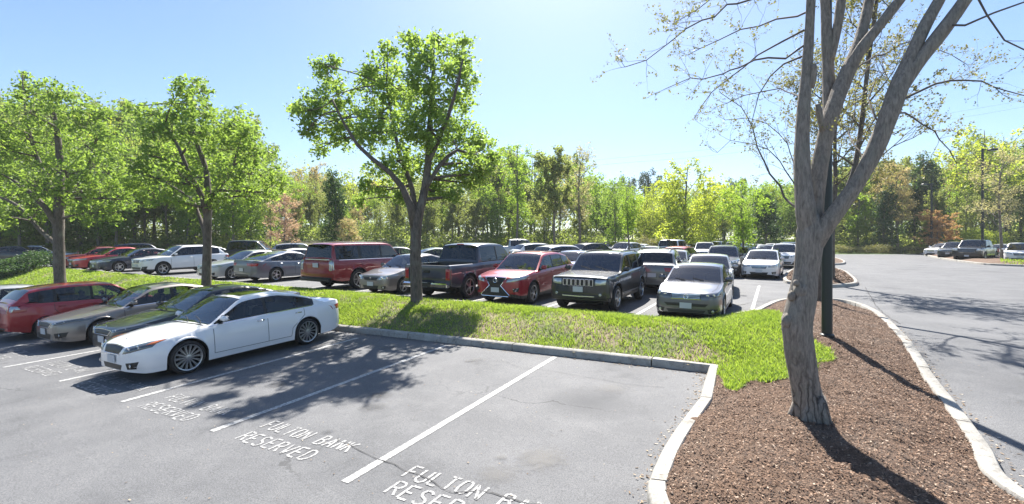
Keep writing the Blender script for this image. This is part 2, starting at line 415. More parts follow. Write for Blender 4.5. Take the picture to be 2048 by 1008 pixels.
def kerb(poly, width=.16, height=.14, joint=2.4, name='kerb'):
    n = len(poly); P2 = np.array(poly)
    area = .5*sum(P2[i][0]*P2[(i+1) % n][1]-P2[(i+1) % n][0]*P2[i][1] for i in range(n)); sg = 1 if area > 0 else -1
    tan = np.roll(P2, -1, 0)-np.roll(P2, 1, 0); tan /= np.linalg.norm(tan, axis=1)[:, None]+1e-9
    nor = np.stack([-tan[:, 1], tan[:, 0]], 1)*sg      # inward
    prof = [(0, -.06), (.006, height-.03), (.03, height), (width-.015, height+.004), (width, height-.02), (width, -.05)]
    mb = MB(); acc = 0; i = 0; seg = [0]; rng = random.Random(5)
    for k in range(1, n+1):
        acc += np.linalg.norm(P2[k % n]-P2[k-1]); seg.append(k % n)
        if acc > joint or k == n:
            acc = 0
            vs = []; jit = rng.uniform(-.010, .010)
            for q, idx in enumerate(seg):
                p = P2[idx]
                if q == 0: p = p+tan[idx]*.011
                if q == len(seg)-1: p = p-tan[idx]*.011
                for a, h in prof:
                    pt = p+nor[idx]*(a+jit); vs.append((pt[0], pt[1], g(pt[0], pt[1])+h))
            m = len(prof); fs = []
            for q in range(len(seg)-1):
                for j in range(m-1):
                    f = (q*m+j, q*m+j+1, (q+1)*m+j+1, (q+1)*m+j)
                    fs.append(f if sg < 0 else f[::-1])
            fs += [tuple(range(m)), tuple((len(seg)-1)*m+j for j in range(m-1, -1, -1))]
            mb.add(vs, fs); seg = [k % n]
    return tag(mb.build(name, M['concrete'], smooth=50), kind='structure')
def pxg(px, py, h=0): p = at(px, py, h); return (p.x, p.y)

strip_l = -44.0
cor = to_rs(*pxg(1441, 752))
main = [rs(strip_l, 8.9)]+[rs(r, 8.9) for r in (-30, -15, -6, -3)]+[rs(cor[0]-.15, 8.9)]
low = [pxg(*p) for p in ((1398, 812), (1345, 884), (1312, 945), (1296, 1010))]
low += [(low[-1][0]-.05, low[-1][1]-1.2), (low[-1][0]+.3, low[-1][1]-2.3)]
right = [pxg(*p) for p in ((2052, 1006), (1985, 915), (1912, 818), (1842, 722), (1788, 656), (1748, 626))]
low += [(right[0][0]-.15, low[-1][1]-.3), (right[0][0]-.02, right[0][1]-1.5)]
tip = [pxg(*p) for p in ((1700, 609), (1625, 602), (1556, 607), (1508, 628))]
tr_ = to_rs(*tip[-1])
main_low = smooth_poly(low+right+tip, .18, closed=False)
back_s = tr_[1]
main_poly = [rs(r, 8.9) for r in np.arange(strip_l, cor[0]-.2, 1.0)]+[rs(cor[0]-.2, 8.9)]+main_low+[rs(tr_[0]-1.2, 12.1)]+[rs(r, 12.1) for r in np.arange(tr_[0]-2.2, strip_l, -1.0)]
kerb(main_poly, .18, .14)
def mound_main(x, y):
    d = polydist(x, y, main_poly)
    r_, s_ = to_rs(x, y)
    return G(x, y)+.115+(.17-.17*sst((-r_-15)/8))*sst(d/1.3)
grass_extra = [pxg(*p, .2) for p in ((1380, 700), (1440, 745), (1450, 768), (1500, 772), (1560, 768), (1620, 756), (1655, 735), (1668, 716), (1640, 700), (1560, 660), (1575, 640), (1530, 622), (1480, 615), (1300, 600))]
def grassmask(x, y):
    r, s = to_rs(x, y)
    wob = .12*np.sin(x*7.1+y*3.3)+.09*np.sin(x*13.7-y*9.1)
    return ((s > 8.9) & (s < 12.6) & (r < cor[0]+.1)) | inpoly(x+wob*.5, y+wob, grass_extra)
xs = np.arange(-44, 9.5, .08); ys = np.arange(-.5, 36, .08)
xn, yn = zip(*main_poly)
def dens_grid(mask, name, mat, x0, x1, y0, y1, st):
    xs = np.arange(x0, x1, st); ys = np.arange(y0, y1, st)
    return grid_sheet(name, xs, ys, mound_main, mat, keep=lambda x, y: inpoly(x, y, main_poly) & (polydist(x, y, main_poly) > .05) & mask(x, y))
o = dens_grid(lambda x, y: grassmask(x, y), 'lawn_soil', M['soil'], -44, 9.5, 3, 40, .12); tag(o, kind='structure')
_zf = mound_main
def mulch_z(x, y): return _zf(x, y)+(vnoise(x, y, 2.2, 5)-.5)*.045+(vnoise(x, y, 9, 6)-.5)*.03
mound_main = mulch_z
o = dens_grid(lambda x, y: ~grassmask(x, y), 'mulch_bed', M['mulch'], 0, 10, -1, 18, .05); mound_main = _zf; tag(o, kind='structure')

rng = np.random.default_rng(3)
def blades(name, pts, h0, h1, wdt, mat, lean=.5, zf=mound_main):
    n = len(pts); x, y = pts[:, 0], pts[:, 1]; z = zf(x, y)-.01
    h = rng.uniform(h0, h1, n)*(.7+.6*rng.random(n)); a = rng.uniform(0, 2*np.pi, n); ln = rng.uniform(0, lean, n)*h; b = rng.uniform(0, 2*np.pi, n)
    wx, wy = np.cos(a)*wdt/2, np.sin(a)*wdt/2; lx, ly = np.cos(b)*ln, np.sin(b)*ln
    B = np.stack([x, y, z], 1)
    o1 = np.stack([wx, wy, 0*x], 1); mid = np.stack([lx*.4, ly*.4, h*.6], 1); top = np.stack([lx, ly, h], 1)
    V = np.stack([B-o1, B+o1, B+mid+o1*.9, B+mid-o1*.9, B+top], 1).reshape(-1, 3)
    i = np.arange(n)[:, None]*5
    Fc = np.concatenate([i+np.array([[0, 1, 2]]), i+np.array([[0, 2, 3]]), i+np.array([[3, 2, 4]])])
    return fast_mesh(name, V, Fc, mat)
def scatter(n, r0, r1, s0, s1, mask):
    r_ = rng.uniform(r0, r1, n); s_ = rng.uniform(s0, s1, n); x, y = rs(r_, s_)
    k = inpoly(x, y, main_poly) & mask(x, y) & (polydist(x, y, main_poly) > .16); return np.stack([x[k], y[k]], 1)
def thin(p, near=1.0):
    nz = vnoise(p[:, 0], p[:, 1], 1.1, 1)*.5+vnoise(p[:, 0], p[:, 1], 3.1, 2)*.3+vnoise(p[:, 0], p[:, 1], 8, 3)*.2
    r_, s_ = to_rs(p[:, 0], p[:, 1])
    # the bare straw patch between the middle tree and the corner
    bare = np.exp(-((r_+5.2)/2.8)**2)*np.exp(-((s_-9.9)/.9)**2)*.30+np.exp(-((r_+2.6)/1.3)**2)*np.exp(-((s_-9.6)/.6)**2)*.2
    lush = np.clip((r_+1.8)/1.5, 0, 1)*.25
    k = rng.random(len(p)) < np.clip((nz-.30-bare+lush)*4.6, .20, 1)
    return p[k]
A = scatter(330000, -13.5, 4, 7.5, 15.5, grassmask); A = thin(A)
B = scatter(90000, -44, -13.5, 8.9, 12.6, grassmask); B = thin(B)
o = blades('lawn_grass', np.concatenate([A]), .045, .10, .014, M['blades'], 1.3)
tag(o, 'lush bright green grass growing on the kerbed island beside the reserved stalls', 'grass', kind='stuff')
o = blades('lawn_grass', B, .045, .09, .03, M['blades'], 1.1)
tag(o, 'green grass strip running on beyond the middle tree behind the parked sedans', 'grass', kind='stuff')
S_ = scatter(34000, -14, 3, 8.9, 15, grassmask); o = blades('dead_grass', S_, .02, .07, .013, M['straw'], 2.2); tag(o, 'pale dead straw lying between the green grass blades', 'dead grass', kind='stuff')
# bark chips
def flats(name, pts, lo, hi, mat, zf, tilt=.5, asp=(.25, .6), lift=.004, seed=1):
    rg = np.random.default_rng(seed); n = len(pts); x, y = pts[:, 0], pts[:, 1]; z = zf(x, y)+lift+rg.random(n)*.012
    a = rg.uniform(0, 2*np.pi, n); L = rg.uniform(lo, hi, n)/2; W = L*rg.uniform(*asp, n); tl = rg.uniform(-tilt, tilt, n); tl2 = rg.uniform(-tilt, tilt, n)
    e1 = np.stack([np.cos(a)*np.cos(tl), np.sin(a)*np.cos(tl), np.sin(tl)], 1)*L[:, None]
    e2 = np.stack([-np.sin(a)*np.cos(tl2), np.cos(a)*np.cos(tl2), np.sin(tl2)], 1)*W[:, None]
    B = np.stack([x, y, z], 1); V = np.stack([B-e1-e2, B+e1-e2*.7, B+e1*.9+e2, B-e1*.8+e2], 1).reshape(-1, 3)
    return fast_mesh(name, V, (np.arange(n)*4)[:, None]+np.array([[0, 1, 2, 3]]), mat)
x = rng.uniform(0, 10, 420000); y = rng.uniform(1.5, 17, 420000)
k = inpoly(x, y, main_poly) & ~grassmask(x, y) & (polydist(x, y, main_poly) > .15+.05*rng.random(len(x))) & (rng.random(len(x)) < np.clip(9/(y+2), .3, 1))
o = flats('bark_chips', np.stack([x[k], y[k]], 1), .009, .030, M['chips'], lambda x, y: mulch_z(x, y)); tag(o, 'brown shredded bark chips covering the tree island', 'bark mulch', kind='stuff')
# scraps of litter gathered along the kerbs on the asphalt
pts = []
for i in range(len(main_poly)):
    a = np.array(main_poly[i]); b = np.array(main_poly[(i+1) % len(main_poly)]); t_ = b-a; L = np.linalg.norm(t_)
    if np.linalg.norm(a) > 18: continue
    nn = np.array([t_[1], -t_[0]])/(L+1e-9); k = int(L*45)
    q = a+t_*rng.random((k, 1))+nn*(np.abs(rng.normal(0, .09, (k, 1)))+.01); pts.append(q)
pts = np.concatenate(pts)
o = flats('leaf_litter', pts, .015, .045, M['litter'], lambda x, y: G(x, y), .2, seed=4); tag(o, 'dry leaf scraps gathered in the gutter along the kerb', 'leaf litter', kind='stuff')
x = rng.uniform(-9, 8, 900); y = rng.uniform(2.5, 14, 900); k = ~inpoly(x, y, main_poly)
o = flats('leaf_litter', np.stack([x[k], y[k]], 1), .01, .03, M['litter'], lambda x, y: G(x, y), .15, seed=6); tag(o, 'tiny specks of grit and leaf strewn over the open asphalt', 'grit', kind='stuff')

# small islands of the driveway
def island(pix, name, mat, mh=.2, width=.16, chips=0, h=0.0):
    poly = smooth_poly([pxg(px, py, h) for px, py in pix], .2)
    kerb(poly, width, .14, 2.5)
    xs, ys = zip(*poly); f = lambda x, y: G(x, y)+.11+mh*sst(polydist(x, y, poly)/1.2)
    o = grid_sheet(name, np.arange(min(xs), max(xs)+.15, .15), np.arange(min(ys), max(ys)+.15, .15), f, mat, keep=lambda x, y: inpoly(x, y, poly) & (polydist(x, y, poly) > .04))
    tag(o, kind='structure')
    return poly, f
isl2, f2 = island([(1570, 566), (1574, 547), (1600, 538), (1650, 536), (1690, 545), (1716, 566), (1705, 573), (1640, 575)], 'mulch_bed', M['mulch'], .35)
isl3, f3 = island([(1610, 530), (1625, 520), (1660, 516), (1686, 522), (1688, 529), (1650, 531)], 'mulch_bed', M['mulch'], .25)
x = rng.uniform(12, 22, 60000); y = rng.uniform(18, 36, 60000)
for pl, ff in ((isl2, f2), (isl3, f3)):
    k = inpoly(x, y, pl) & (polydist(x, y, pl) > .17)
    o = flats('bark_chips', np.stack([x[k], y[k]], 1), .05, .12, M['chips'], ff)
    tag(o, 'dark bark mulch on the %s kerbed island down the driveway' % ('small' if pl is isl2 else 'farther tiny'), 'bark mulch', kind='stuff')
isl4, f4 = island([(1812, 503), (1860, 514), (1960, 529), (2060, 534), (2200, 538), (2300, 534), (2240, 520), (2100, 513), (1960, 508), (1880, 504), (1830, 501)], 'mulch_bed', M['mulch'], .2, .2)
x = rng.uniform(30, 60, 60000); y = rng.uniform(30, 62, 60000)
k = inpoly(x, y, isl4) & ((x-CX*0)/np.maximum(y, 1) > 1.05) & (polydist(x, y, isl4) > .2)
o = blades('lawn_grass', np.stack([x[k], y[k]], 1), .08, .16, .05, M['blades'], .6, zf=f4); tag(o, 'bright grass on the far right driveway island beside the white suv', 'grass', kind='stuff')

# painted lines
def strip(mb, a, b, wdt, lift=.005, seg=.35):
    a = np.array(a); b = np.array(b); d = b-a; L = np.linalg.norm(d); d /= L; n = np.array([-d[1], d[0]]); k = max(1, int(L/seg)); vs = []
    for i in range(k+1):
        p = a+d*L*i/k
        for s_ in (-1, 1): q = p+n*s_*wdt/2; vs.append((q[0], q[1], g(q[0], q[1])+lift))
    mb.add(vs, [(2*i, 2*i+2, 2*i+3, 2*i+1) for i in range(k)])
LINES = [-3.88-2.6*k for k in range(12)]
ends = {0: (689, 965), 1: (423, 863), 2: (243, 804), 3: (118, 763), 4: (6, 735)}
far = {0: (1110, 714), 1: (892, 691), 2: (716, 676)}
LR = []
for k, r in enumerate(LINES):
    mb = MB()
    a = pxg(*ends[k]) if k in ends else rs(r, 3.4)
    b = pxg(*far[k]) if k in far else rs(to_rs(*a)[0], 8.75)
    LR.append(to_rs(*a)[0])
    strip(mb, a, b, .105)
    o = mb.build('parking_line', M['white'], smooth=0); tag(o, kind='structure')
for k in range(16):
    mb = MB(); r = -.55-2.75*k; strip(mb, rs(r, 12.2), rs(r, 23.2), .10); o = mb.build('parking_line', M['white'], smooth=0); tag(o, kind='structure')
for k in range(12):
    for s0 in (29.0, 45.0):
        mb = MB(); r = -1.6-2.75*k; strip(mb, rs(r, s0), rs(r, s0+10.5), .10); o = mb.build('parking_line', M['white'], smooth=0); tag(o, kind='structure')

# stencilled lettering
GL = {'F': [((0, 0), (0, 1)), ((0, 1), (.9, 1)), ((0, .52), (.7, .52))], 'U': [((0, 1), (0, .2)), ((0, .2), (.25, 0), (.75, 0), (1, .2)), ((1, .2), (1, 1))],
      'L': [((0, 1), (0, 0)), ((.08, 0), (.9, 0))], 'T': [((0, 1), (.42, 1)), ((.58, 1), (1, 1)), ((.5, 0), (.5, .92))],
      'O': [((.4, 0), (.15, .06), (0, .3), (0, .7), (.15, .94), (.4, 1)), ((.6, 1), (.85, .94), (1, .7), (1, .3), (.85, .06), (.6, 0))],
      'N': [((0, 0), (0, 1)), ((.04, .98), (.96, .02)), ((1, 0), (1, 1))], 'B': [((0, 0), (0, 1)), ((.12, 1), (.75, .97), (.9, .78), (.7, .55), (.12, .53)), ((.7, .5), (1, .27), (.8, .03), (.12, 0))],
      'A': [((0, 0), (.5, 1), (1, 0)), ((.27, .35), (.73, .35))], 'K': [((0, 0), (0, 1)), ((.95, 1), (.1, .48)), ((.35, .55), (1, 0))],
      'R': [((0, 0), (0, 1)), ((.12, 1), (.8, .96), (.95, .76), (.8, .55), (.12, .5)), ((.5, .46), (1, 0))], 'E': [((0, 0), (0, 1)), ((.1, 1), (.95, 1)), ((.1, .5), (.75, .5)), ((.1, 0), (.95, 0))],
      'S': [((.95, .85), (.7, 1), (.25, 1), (.02, .8), (.2, .58), (.5, .5)), ((.5, .5), (.85, .42), (1, .2), (.75, 0), (.25, 0), (.02, .14))], 'V': [((0, 1), (.5, 0), (1, 1))],
      'D': [((0, 0), (0, 1)), ((.12, 1), (.65, .97), (1, .7), (1, .3), (.65, .03), (.12, 0))]}
def lettering(r0, s1, s2, worn, off=0):
    mb = MB(); rg = random.Random(int(r0*100))
    for txt, rr, ss, pitch, hh in (('FULTON BANK', r0+.47, s1, .155+off, .235), ('RESERVED', r0+.53, s2, .172+off*.6, .235)):
        for i, ch in enumerate(txt):
            if ch == ' ': continue
            wd = pitch*.66; bx = rr+i*pitch; by = ss+rg.uniform(-.012, .012)
            for st in GL[ch]:
                for p, q in zip(st[:-1], st[1:]):
                    d = Vector((q[0]-p[0], q[1]-p[1])); 
                    a = rs(bx+p[0]*wd, by+p[1]*hh); b = rs(bx+q[0]*wd, by+q[1]*hh)
                    if rg.random() < worn: continue
                    strip(mb, a, b, .030, .005+.0006*(i % 3), .2)
    o = mb.build('pavement_lettering', M['stencil'], smooth=0); tag(o, kind='structure')
for k, wn, off in ((1, .0, .009), (2, .0, 0), (3, .12, 0), (4, .12, 0), (5, .4, 0), (0, 0, .0)):
    if k == 0: continue
    r0 = LR[k] if k < len(LR) else LINES[k]
    lettering(r0 if k > 1 else LR[1], 3.82, 3.45, wn)
lettering(LR[0]-.02, 3.70, 3.38, 0, .012)
# long crack across the two nearest stalls
def crack(pix, wdt, jit=.03):
    pts = smooth_poly([pxg(*p) for p in pix], .12, closed=False); mb = MB(); rg = random.Random(2); vs = []
    for i, p in enumerate(pts):
        a = np.array(pts[max(i-1, 0)]); b = np.array(pts[min(i+1, len(pts)-1)]); d = (b-a)/(np.linalg.norm(b-a)+1e-9); n = np.array([-d[1], d[0]])
        c = np.array(p)+n*rg.uniform(-jit, jit); ww = wdt*rg.uniform(.4, 1.3)/2
        for s_ in (-1, 1): q = c+n*s_*ww; vs.append((q[0], q[1], g(q[0], q[1])+.0085))
    mb.add(vs, [(2*i, 2*i+2, 2*i+3, 2*i+1) for i in range(len(pts)-1)])
    tag(mb.build('pavement_crack', M['seam'], smooth=0), kind='structure')
crack([(672, 878), (720, 903), (770, 925), (800, 936), (850, 955), (905, 985), (960, 984), (1030, 1003), (1080, 1012)], .011)
crack([(1000, 720), (1040, 735), (1100, 742), (1180, 756), (1260, 770), (1330, 775)], .006)
crack([(1730, 574), (1745, 600), (1765, 625), (1800, 648)], .02, .02)
crack([(1560, 598), (1480, 610), (1430, 628)], .02, .03)

# oil drips and drying marks in the bays
rs_ = random.Random(12)
for k in range(15):
    if k < 15: r_ = -2.6-2.6*rs_.choice((0, 0, 1, 1, 2, 3))+rs_.uniform(-.35, .35); s_ = rs_.choice((4.6, 5.0, 7.6))+rs_.uniform(-.5, .5)
    else: r_ = rs_.uniform(-10, 0); s_ = rs_.uniform(-.5, 3)
    x0, y0 = rs(r_, s_); rad = rs_.uniform(.10, .42); mb = MB(); vs = []; n_ = 18
    for i in range(n_): th = 2*math.pi*i/n_; q = (x0+rad*math.cos(th)*1.1, y0+rad*math.sin(th)); vs.append((q[0], q[1], g(*q)+.0105+.0007*(k % 4)))
    vs.append((x0, y0, g(x0, y0)+.0105+.0007*(k % 4))); mb.add(vs, [(i, (i+1) % n_, n_) for i in range(n_)])
    tag(mb.build('oil_stain', M['stain'], smooth=0), kind='structure')
# ------------------------------------------------------------------ cars
def pchip(keys):
    k = sorted(keys); x = np.array([a for a, b in k]); y = np.array([b for a, b in k])
    h = np.diff(x); d = np.diff(y)/h; m = np.zeros(len(x)); m[0] = d[0]; m[-1] = d[-1]
    for i in range(1, len(x)-1):
        if d[i-1]*d[i] > 0:
            w1 = 2*h[i]+h[i-1]; w2 = h[i]+2*h[i-1]; m[i] = (w1+w2)/(w1/d[i-1]+w2/d[i])
    def f(q):
        q = min(max(q, x[0]), x[-1]); i = min(int(np.searchsorted(x, q, 'right'))-1, len(x)-2); t = (q-x[i])/h[i]
        return (2*t**3-3*t**2+1)*y[i]+(t**3-2*t**2+t)*h[i]*m[i]+(-2*t**3+3*t**2)*y[i+1]+(t**3-t**2)*h[i]*m[i+1]
    return f
def build_wheel(parent, R_, y, x, style, n, wd=.215, rimr=None, sub=True):
    """wheel with its face outwards along sign(y)"""
    sg = 1 if y > 0 else -1; rr = rimr or R_*.68
    e = empty('wheel', (x, y, R_), parent)
    def L(prof, seg=28):
        mb = MB(); mb.lathe([(a*sg, r) for a, r in (prof if sg > 0 else prof)], seg, 'y')
        if sg < 0: mb.f = [q[::-1] for q in mb.f]
        return mb
    t = L([(-wd+.01, rr), (-wd, R_*.9), (-wd+.03, R_*.985), (-wd/2, R_), (-.03, R_*.985), (-.004, R_*.93), (.004, R_*.84), (-.006, rr+.012), (-.02, rr)])
    t.build('tyre', M['rubber'], e, smooth=60)
    rm = M['alloy'] if style != 'dark' else M['darkalloy']
    b = MB()
    # barrel, lip and brake disc as separate slots
    q = L([(-.012, rr+.003), (.001, rr), (-.004, rr-.016), (-.035, rr-.024)]); b.add(np.concatenate(q.v), q.f, 0)
    q = L([(-.035, rr-.024), (-.13, rr-.05), (-.135, .02)]); b.add(np.concatenate(q.v), q.f, 1)
    q = L([(-.095, R_*.43), (-.09, R_*.43), (-.09, .04)]); b.add(np.concatenate(q.v), q.f, 2)
    kinds = {'multi': (n, .017, .013), 'five': (n, .055, .034), 'twin': (n, .022, .016), 'dark': (n, .05, .03), 'steel': (n, .085, .07)}
    _, w0, w1 = kinds[style]
    for i in range(n):
        for off in ((-.10, .10) if style == 'twin' else ((-.045, .05) if style == 'multi' and i % 1 == 0 else (0,))):
            th = 2*math.pi*i/n; ca, sa = math.cos(th+off*.25), math.sin(th+off*.25)
            cb, sb = math.cos(th+off*1.3), math.sin(th+off*1.3)
            r0, r1 = .045, rr-.012; vs = []
            for (c_, s_, r_, ww, dep) in ((ca, sa, r0, w0, -.008), ((ca+cb)/2, (sa+sb)/2, (r0+r1)/2, w1, -.016), (cb, sb, r1, w1*1.1, -.008)):
                for (t_, a_) in ((-ww/2, -.028), (-ww/2, 0), (ww/2, 0), (ww/2, -.028)):
                    vs.append((c_*r_-s_*t_, (dep+a_)*sg, s_*r_+c_*t_))
            fs = []
            for k in range(2):
                for j in range(3):
                    f = (k*4+j, k*4+j+1, (k+1)*4+j+1, (k+1)*4+j); fs.append(f if sg > 0 else f[::-1])
            b.add(vs, fs, 0)
    q = L([(-.03, .062), (-.002, .055), (.002, .03), (.002, .001)], 14); b.add(np.concatenate(q.v), q.f, 0)
    b.build('rim', [rm, M['under'], M['disc']], e, smooth=40)
    return e

def make_car(name, sp, paintm):
    L, W, H = sp['L'], sp['W'], sp['H']; R_ = sp['R']; xf = L/2-sp['fo']; xr = xf-sp['wb']; Ra = R_+sp.get('arch', .05)
    sill = sp.get('sill', .22); f0, r0 = L/2, -L/2
    cowl, head, rhead, rbase = sp['cowl'], sp['head'], sp['rhead'], sp['rbase']
    nz, hz, bf, br, dz, tz = sp['nose'], sp['hood'], sp['beltf'], sp['beltr'], sp['deck'], sp['tail']
    zbk = [(f0, nz-.14), (f0-.04, nz-.05), (f0-.13, nz), (f0-.55, nz+(hz-nz)*.42), (cowl+.25, hz-.01), (cowl-.02, bf-.01), (0, (bf+br)/2), (rhead, br), (rbase+.02, (br+dz)/2 if sp.get('sed', True) else br+.01), (r0+.22, dz), (r0+.06, dz-.02), (r0, tz)]
    if sp.get('pickup'): zbk = [k for k in zbk if k[0] > rhead] + [(rhead, br), (rbase-.05, dz), (r0+.05, dz), (r0, dz-.01)]
    ZB = pchip(zbk)
    zrk = [(cowl+.03, ZB(cowl+.03)-.01), ((cowl*.45+head*.55), (bf*.40+(H-.065)*.60)), (head, H-.055), (head-.35, H-.012), ((head+rhead)/2-.1, H), (rhead+.25, sp.get('rz', H-.04)+.02), (rhead, sp.get('rz', H-.04)-.03), (rbase, ZB(rbase)+.0)]
    if not sp.get('sed', True): zrk = zrk[:-1]+[((rhead*.5+rbase*.5), (sp.get('rz', H-.04)-.03)*.52+ZB(rbase)*.48), (rbase, ZB(rbase)-.02)]
    else: zrk.insert(-1, ((rhead*.5+rbase*.5), (sp.get('rz', H-.04)-.03)*.60+ZB(rbase)*.40))
    ZR0 = pchip(zrk); ZR = lambda x: ZR0(x) if rbase <= x <= cowl+.03 else -1
    nt_ = sp.get('nosetaper', .60); tt_ = sp.get('tailtaper', .70)
    PL = pchip([(f0, nt_), (f0-.05, nt_+.14), (f0-.14, nt_+.23), (f0-.32, .93), (f0-.8, .985), (0, 1), (r0+.8, .985), (r0+.3, .95), (r0+.12, min(.93, tt_+.17)), (r0+.04, tt_+.10), (r0, tt_)])
    def hw(x): return W/2*PL(x)*(1+.012*(math.exp(-((x-xf)/.4)**2)+math.exp(-((x-xr)/.42)**2)))*.988
    bot = pchip([(f0, sill+.05), (f0-.3, sill-.02), (0, sill), (r0+.5, sill+.02), (r0, sill+.12)])
    def z0(x):
        b = bot(x)
        for xa in (xf, xr):
            if abs(x-xa) < Ra: b = max(b, R_+math.sqrt(max(Ra**2-(x-xa)**2, 0)))
        return b
    wins = sp['wins']; k = sp.get('k', .30)
    st = set([f0, f0-.015, f0-.04, f0-.08, f0-.13, f0-.2, r0, r0+.012, r0+.03, r0+.06, r0+.1, r0+.15, r0+.22, cowl+.03, cowl, head, rhead, rbase, rbase+.02])
    for xa in (xf, xr):
        for i in range(17):
            st.add(xa+Ra*math.cos(math.pi*i/16))
        st.add(xa-Ra-.008); st.add(xa+Ra+.008)
    for a, b in wins: st |= {a, b}
    if not sp.get('sed', True) or sp.get('pickup'): st |= set(np.linspace(rbase, rhead, 6))
    q = r0
    while q < f0: st.add(q); q += .11
    st = sorted(st); xs = []
    for q in st:
        if not xs or q-xs[-1] > .006: xs.append(q)
    pts = []; NR = 17
    for x in xs:
        h = hw(x); zb = ZB(x); b = z0(x); cz = .035
        zr = max(ZR(x), zb+cz); hg = zr-zb; crown = cz+.025*min(1, max(0, hg-cz)/.3)
        arch = b > bot(x)+.01
        lev = [b+(.10 if not arch else .02), .40*zb+.03, .68*zb, zb-.11, zb-.025]
        yy = [.985, 1.0, .992, .972, .945]
        row = [(0, b), (h*.72, b), (h*(.965 if not arch else 1.0), b)]
        prev = b
        for z_, y_ in zip(lev, yy):
            z_ = max(z_, prev+.006); z_ = min(z_, zb-.004) if z_ > zb-.004 else z_
            row.append((h*y_, z_)); prev = z_
        yb = h*.915; row.append((yb, zb))
        hs = hg-crown
        for fr in (.05, .5, .90, 1.0): row.append((yb-.006*fr-k*max(0, hs)*fr**1.25-(.0 if fr < 1 else .012), zb+max(hs, 0)*fr))
        yr = row[-1][1-1]; zt = row[-1][1]
        row += [(yr-.045, zt+crown*.32), (yr*.62, zt+crown*.78), (yr*.3, zt+crown*.95), (0, zt+crown)]
        if sp.get('pickup') and x < rbase-.005:
            row[9] = (yb-.035, zb+.004); row[10] = (yb-.06, zb-.0); row[11] = (yb-.065, zb-.25)
            for j in range(12, 17): row[j] = ((yb-.07)*(1, 1, .6, .3, 0)[j-12], zb-.48)
            if x < r0+.05:
                for j in range(9, 17): row[j] = ((yb-.03)*(1, .95, .9, .8, .7, .5, .25, 0)[j-9], zb)
        pts.append([(x, y_, z_) for y_, z_ in row])
    NR = len(pts[0]); V = []
    for s in (1, -1):
        for row in pts:
            for (x, y_, z_) in row: V.append((x, s*y_, z_))
    off = len(pts)*NR
    cats = {}
    def put(c, f): cats.setdefault(c, []).append(f)
    for i in range(len(xs)-1):
        xm = (xs[i]+xs[i+1])/2; hgm = ZR(xm)-ZB(xm)
        w_ = None
        for wi, (a, b) in enumerate(wins):
            if b <= xm <= a or a <= xm <= b: w_ = wi
        for j in range(NR-1):
            if j in (0, 1): c = 'underbody'
            elif j == 2: c = 'sill' if sp.get('clad') else 'body'
            elif j in (9, 10): c = ('side_window%d' % w_) if (w_ is not None and hgm > .06) else ('pillar%d' % sum(1 for a in wins if a[1] > xm) if (hgm > .2 and min(b for a in wins for b in a) < xm < max(b for a in wins for b in a)) else 'body')
            elif j == 8: c = 'trim' if hgm > .05 and min(b for a in wins for b in a) < xm < max(b for a in wins for b in a) else 'body'
            elif j >= 13 and head < xm < cowl+.0: c = 'windscreen'
            elif j >= 13 and rbase+.015 < xm < rhead and not (not sp.get('sed', True) and hgm < .10): c = 'rear_window'
            elif j >= 14 and sp.get('panoroof') and rhead+.15 < xm < head-.12: c = 'sunroof'
            elif sp.get('pickup') and xm < rbase and j >= 10: c = 'bed_liner'
            else: c = 'body'
            a0, a1, b0, b1 = i*NR+j, i*NR+j+1, (i+1)*NR+j, (i+1)*NR+j+1
            put(c, (a0, a1, b1, b0))
            put(c if not c.startswith(('side_window', 'pillar')) else c+'r', (a0+off, b0+off, b1+off, a1+off))
    for i, rev in ((0, True), (len(xs)-1, False)):
        for j in range(NR-1):
            f = (i*NR+j, i*NR+j+1, i*NR+j+1+off, i*NR+j+off)
            put('body' if j > 1 else 'underbody', f[::-1] if rev else f)
    allf = [f for fs in cats.values() for f in fs]
    bvh = BVHTree.FromPolygons([Vector(v) for v in V], allf)
    root = empty(name)
    def sub(c, nm, mats, sm=38):
        if c not in cats: return None
        idx = sorted({i for f in cats[c] for i in f}); mp = {a: i for i, a in enumerate(idx)}
        # merge the mirrored centre line
        key = {}; vs = []; m2 = {}
        for a in idx:
            kx = tuple(round(q_, 5) for q_ in V[a])
            if kx not in key: key[kx] = len(vs); vs.append(V[a])
            m2[a] = key[kx]
        fs = []
        for f in cats[c]:
            ff = []
            for a in f:
                if m2[a] not in ff: ff.append(m2[a])
            if len(ff) > 2: fs.append(tuple(ff))
        mb = MB(); mb.add(vs, fs); return mb.build(nm, mats, root, smooth=sm)
    GL2 = M['privacy'] if not sp.get('sed', True) else M['glass']
    body = sub('body', 'body', [paintm])
    sub('underbody', 'underbody', M['under']); sub('sill', 'sill_cladding', M['black']); sub('trim', 'window_trim', M['chrome'] if sp.get('chrometrim') else M['black'])
    for wi in range(1, len(wins)): sub('pillar%d' % wi, 'door_pillar', M['black']); sub('pillar%dr' % wi, 'door_pillar', M['black'])
    sub('windscreen', 'windscreen', M['screen']); sub('rear_window', 'rear_window', GL2); sub('sunroof', 'sunroof', M['privacy']); sub('bed_liner', 'bed_liner', M['black'])
    for wi in range(len(wins)):
        gm = GL2 if wi >= len(wins)-(2 if len(wins) > 2 else 1) else M['glass']; sub('side_window%d' % wi, 'side_window', gm); sub('side_window%dr' % wi, 'side_window', gm)
    # cabin: tub, dash, seats, wheel
    mb = MB(); zt = min(bf, br)-.16; xb = rhead-.15 if sp.get('sed', True) else (rbase+.25 if not sp.get('pickup') else rhead-.05); w2 = W/2-.17
    mb.box(((cowl-.12+xb)/2, 0, (sill+.1+zt)/2), (cowl-.12-xb, w2*2, zt-sill-.1), bev=.03); mb.build('cabin_lining', M['seat'], root, smooth=0)
